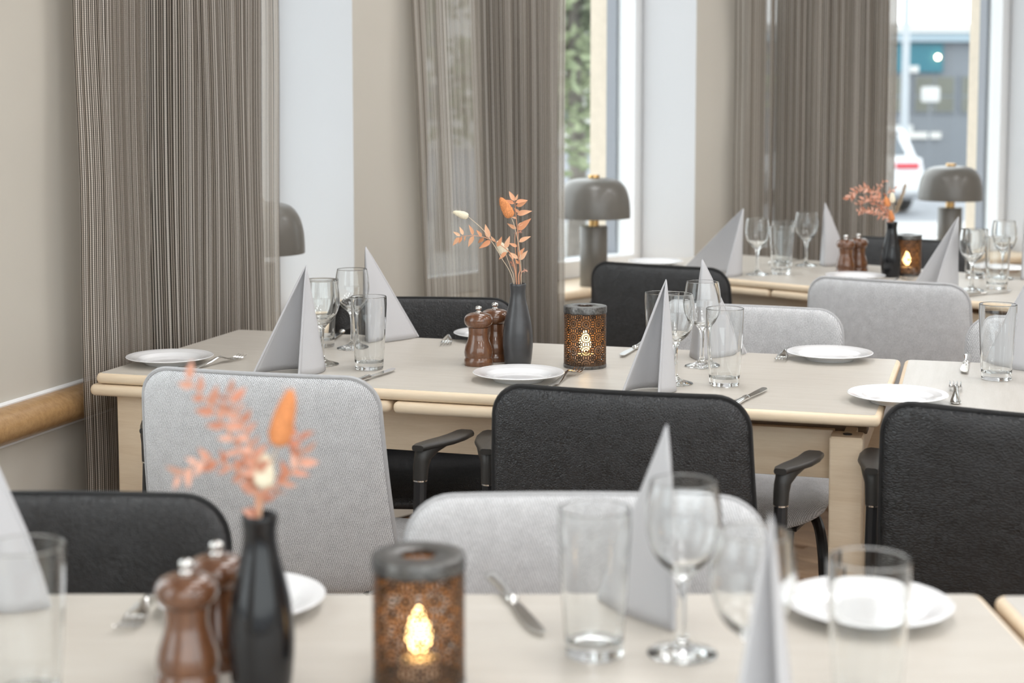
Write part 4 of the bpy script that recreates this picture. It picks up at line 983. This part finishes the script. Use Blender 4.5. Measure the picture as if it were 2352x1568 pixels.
o = put('pavement', mesh('pavement', prism([(-9, 3.0), (-3.5, 3.0), (-1.0, 9.5), (4.0, 12.0), (14.0, 12.5), (14, 26.0), (-9, 26)], GZ, GZ + 0.05), MAT['pave'], False)); tag(o, kind='structure')
# parked white car, rear towards us
def car(loc, rz, label):
    t = empty('parked_car', loc, rz); tag(t, label, 'car')
    # side profile (y forward, z up), rear at y = 0
    lower = [(0.02, 0.34), (0.00, 0.52), (0.03, 0.80), (0.10, 0.98), (0.45, 1.02), (1.4, 1.00), (2.9, 0.98), (3.9, 0.86), (4.25, 0.72), (4.32, 0.45), (4.25, 0.28), (0.15, 0.26)]
    def body(prof, ws):
        loops = []
        for x, sc in ws:
            c = Vector((2.1, 0.65)); loops.append([(x, c.x + (p[0] - c.x) * sc, c.y + (p[1] - c.y) * sc) for p in prof])
        return loft(loops)
    bo_ = put('body', mesh('body', body(lower, [(-0.90, 0.93), (-0.86, 0.985), (-0.70, 1.0), (0.70, 1.0), (0.86, 0.985), (0.90, 0.93)]), MAT['carwhite'], True, 40), t)
    cabin = [(0.16, 0.98), (0.48, 1.42), (0.62, 1.485), (1.6, 1.50), (2.2, 1.44), (3.05, 0.98)]
    loops = []
    for x, k in ((-0.78, 0), (-0.62, 1), (0.62, 1), (0.78, 0)):
        loops.append([(x * (1 if p[1] < 1.1 else 0.92), p[0], p[1] - (0 if k else 0.012)) for p in cabin])
    put('cabin', mesh('cabin', loft(loops), MAT['carwhite'], True, 30), t)
    put('rear_window', mesh('rear_window', ([(-0.60, 0.175, 1.04), (0.60, 0.175, 1.04), (0.52, 0.44, 1.385), (-0.52, 0.44, 1.385), (-0.60, 0.21, 1.03), (0.60, 0.21, 1.03), (0.52, 0.47, 1.37), (-0.52, 0.47, 1.37)], [(0, 1, 2, 3), (4, 7, 6, 5), (0, 4, 5, 1), (1, 5, 6, 2), (2, 6, 7, 3), (3, 7, 4, 0)]), MAT['carglass'], False), t)
    for s in (-1, 1):
        put('side_window', mesh('side_window', xf(loft([[(0.0, 0.55, 1.04), (0.0, 0.75, 1.38), (0.0, 2.1, 1.36), (0.0, 2.7, 1.04)], [(0.012, 0.55, 1.04), (0.012, 0.75, 1.38), (0.012, 2.1, 1.36), (0.012, 2.7, 1.04)]]), Matrix.Translation((s * 0.775 - 0.006, 0, 0))), MAT['carglass'], False), t)
        put('tail_lamp', mesh('tail_lamp', slab(s * 0.56 - 0.21, s * 0.56 + 0.21, 0.0, 0.10, 0.80, 0.90, 0.02, 0.02), MAT['tail'], True), t)
        for yy in (0.85, 3.45):
            wh = put('wheel', mesh('wheel', xf(lathe([(0, -0.1), (0.20, -0.1), (0.22, -0.11), (0.32, -0.10), (0.335, -0.07), (0.335, 0.07), (0.32, 0.10), (0.22, 0.11), (0.20, 0.1), (0, 0.1)], 28), Matrix.Translation((s * 0.80, yy, 0.335)) @ Matrix.Rotation(R(90), 4, 'Y')), MAT['tyre'], True, 40), t)
            put('rim', mesh('rim', xf(lathe([(0, -0.115), (0.19, -0.115), (0.20, -0.10), (0.20, 0.10), (0.19, 0.115), (0, 0.115)], 20), Matrix.Translation((s * 0.80, yy, 0.335)) @ Matrix.Rotation(R(90), 4, 'Y')), MAT['polegrey'], True, 40), wh)
    put('bumper', mesh('bumper', slab(-0.84, 0.84, -0.04, 0.12, 0.36, 0.58, 0.06, 0.04), MAT['carwhite'], True), t)
    put('spoiler', mesh('spoiler', slab(-0.60, 0.60, 0.36, 0.62, 1.44, 1.49, 0.05, 0.015), MAT['carwhite'], True), t)
    put('number_plate', mesh('number_plate', slab(-0.26, 0.26, -0.015, 0.03, 0.66, 0.77, 0.003, 0.003), MAT['signwhite'], True), t)
car((6.30, 28.0, GZ), R(10), 'white parked car with a red tail lamp outside the right window')
# lamp pole, signs
t = empty('street_pole', (7.95, 33.0, GZ)); tag(t, 'tall pale street pole behind the white car', 'pole')
put('shaft', mesh('shaft', lathe([(0, 0), (0.085, 0), (0.075, 3.0), (0.065, 8.0), (0, 8.0)], 20), MAT['polegrey'], True, 40), t)
put('collar', mesh('collar', lathe([(0.10, 0.0), (0.17, 0.0), (0.17, 0.9), (0.10, 1.0)], 20), MAT['polegrey'], True, 40), t)
put('bracket_sign', mesh('bracket_sign', box(0.08, 0.26, -0.03, 0.03, 2.52, 2.66), MAT['signwhite'], False), t)
t = empty('street_sign', (9.35, 36.5, GZ)); tag(t, 'square white sign on a thin post in front of the grey building', 'sign')
put('post', mesh('post', lathe([(0, 0), (0.03, 0), (0.03, 2.3), (0, 2.3)], 12), MAT['greyclad'], True, 40), t)
put('sign_plate', mesh('sign_plate', slab(-0.22, 0.22, -0.05, -0.02, 1.78, 2.16, 0.05, 0.005) if False else xf(slab(-0.21, 0.21, -0.17, 0.17, -0.01, 0.01, 0.05, 0.004), Matrix.Translation((0, -0.045, 2.08)) @ Matrix.Rotation(R(90), 4, 'X')), MAT['signwhite'], True), t)
# building opposite
bx, by = 7.0, 46.0
t = empty('shop_building', (bx, by, GZ)); tag(t, 'grey flat roofed building with a teal band across the street', 'building')
put('wall_block', mesh('wall_block', box(0, 24, 0, 8, 0, 3.55), MAT['greyclad'], False), t)
put('teal_fascia', mesh('teal_fascia', box(1.5, 5.1, -0.12, 0.0, 2.70, 3.50), MAT['teal'], False), t)
put('roof_edge', mesh('roof_edge', box(-0.2, 24.2, -0.25, 8.2, 3.55, 3.80), MAT['pale_blue'], False), t)
put('roof_cap', mesh('roof_cap', box(-0.2, 24.2, -0.30, 8.2, 3.80, 4.05), MAT['signwhite'], False), t)
for k in range(9):
    x0 = 0.35 + k * 1.32
    wn = put('window', mesh('window', box(x0, x0 + 1.18, -0.05, 0.0, 1.55, 2.62), MAT['greyclad'], False), t)
    put('pane', mesh('pane', box(x0 + 0.05, x0 + 0.56, -0.065, -0.05, 1.60, 2.0), MAT['olive'], False), wn)
    put('pane', mesh('pane', box(x0 + 0.62, x0 + 1.13, -0.065, -0.05, 1.60, 2.0), MAT['olive'], False), wn)
    put('pane', mesh('pane', box(x0 + 0.05, x0 + 0.56, -0.065, -0.05, 2.06, 2.57), MAT['olive'], False), wn)
    put('pane', mesh('pane', box(x0 + 0.62, x0 + 1.13, -0.065, -0.05, 2.06, 2.57), MAT['olive'], False), wn)
put('notice_board', mesh('notice_board', box(3.2, 4.3, -0.09, -0.05, 1.02, 1.22), MAT['signwhite'], False), t)
put('notice_board', mesh('notice_board', box(4.15, 5.1, -0.09, -0.05, 0.84, 1.02), MAT['facade'], False), t)
wl = put('glow_globe', mesh('glow_globe', xf(lathe([(0, -0.07), (0.05, -0.05), (0.07, 0.0), (0.05, 0.05), (0, 0.07)], 16), Matrix.Translation((4.93, -0.2, 3.12))), None, True), t)  # glowing globe added for a round blurred spot of light
m, nt, b = M('warm_glow_globe'); b.inputs['Emission Color'].default_value = (1.0, 0.8, 0.5, 1); b.inputs['Emission Strength'].default_value = 12.0; wl.data.materials.append(m)
# pale buildings behind the trees
t = empty('rendered_house', (-10, 62, GZ)); tag(t, 'pale rendered house behind the trees outside the middle window', 'building')
put('wall_block', mesh('wall_block', box(0, 14, 0, 8, 0, 6.0), MAT['facade'], False), t)
put('roof', mesh('roof', prism([(-0.4, -0.5), (14.4, -0.5), (14.4, 8.5), (-0.4, 8.5)], 6.0, 6.3), MAT['greyclad'], False), t)
for j in range(2):
    for k in range(5):
        wn = put('window', mesh('window', box(1.0 + k * 2.6, 2.3 + k * 2.6, -0.06, 0.0, 1.0 + j * 2.7, 2.5 + j * 2.7), MAT['signwhite'], False), t)
        put('pane', mesh('pane', box(1.1 + k * 2.6, 2.2 + k * 2.6, -0.08, -0.06, 1.1 + j * 2.7, 2.4 + j * 2.7), MAT['carglass'], False), wn)
rt = random.Random(3)
def tree(x, y, h, cr, cz, label, n=2600, trunk_r=0.11, leaf=0.09):
    t = empty('street_tree', (x, y, GZ)); tag(t, label, 'tree', 'street trees')
    put('trunk', mesh('trunk', tube(spline([(0, 0, 0), (0.03, 0.02, h * 0.3), (-0.02, 0.0, h * 0.6), (0.02, 0, h * 0.9)], 5), [trunk_r * (1 - 0.03 * i) for i in range(16)], 10), MAT['bark'], True, 60), t)
    V, F = [], []
    blobs = [(rt.uniform(-cr, cr) * 0.75, rt.uniform(-cr, cr) * 0.6, cz + rt.uniform(-1, 1) * (h - cz) * 0.85, rt.uniform(0.35, 0.6) * cr) for _ in range(16)]
    for i in range(n):
        bx_, by_, bz_, br = blobs[i % 16]
        d = Vector((rt.gauss(0, 1), rt.gauss(0, 1), rt.gauss(0, 1))).normalized() * br * rt.random() ** 0.4
        c = Vector((bx_, by_, bz_)) + d; a = Vector((rt.uniform(-1, 1), rt.uniform(-1, 1), rt.uniform(-0.5, 0.5))).normalized() * leaf; b_ = a.orthogonal().normalized() * leaf * 0.6
        k = len(V); V += [tuple(c - a), tuple(c + b_), tuple(c + a), tuple(c - b_)]; F.append((k, k + 1, k + 2, k + 3))
    cr_ = put('crown', mesh('crown', (V, F), MAT['foliage'], False), t); cr_['kind'] = 'stuff'
tree(0.66, 17.0, 4.2, 1.3, 2.9, 'nearest green tree seen through the middle window')
tree(-0.9, 21.0, 5.0, 1.7, 3.3, 'broad green tree behind the middle curtain')
tree(1.95, 24.0, 5.2, 1.8, 3.4, 'green tree further back through the middle window', leaf=0.12)
tree(-3.2, 27.0, 5.5, 2.0, 3.5, 'green tree furthest left beyond the windows', leaf=0.12)
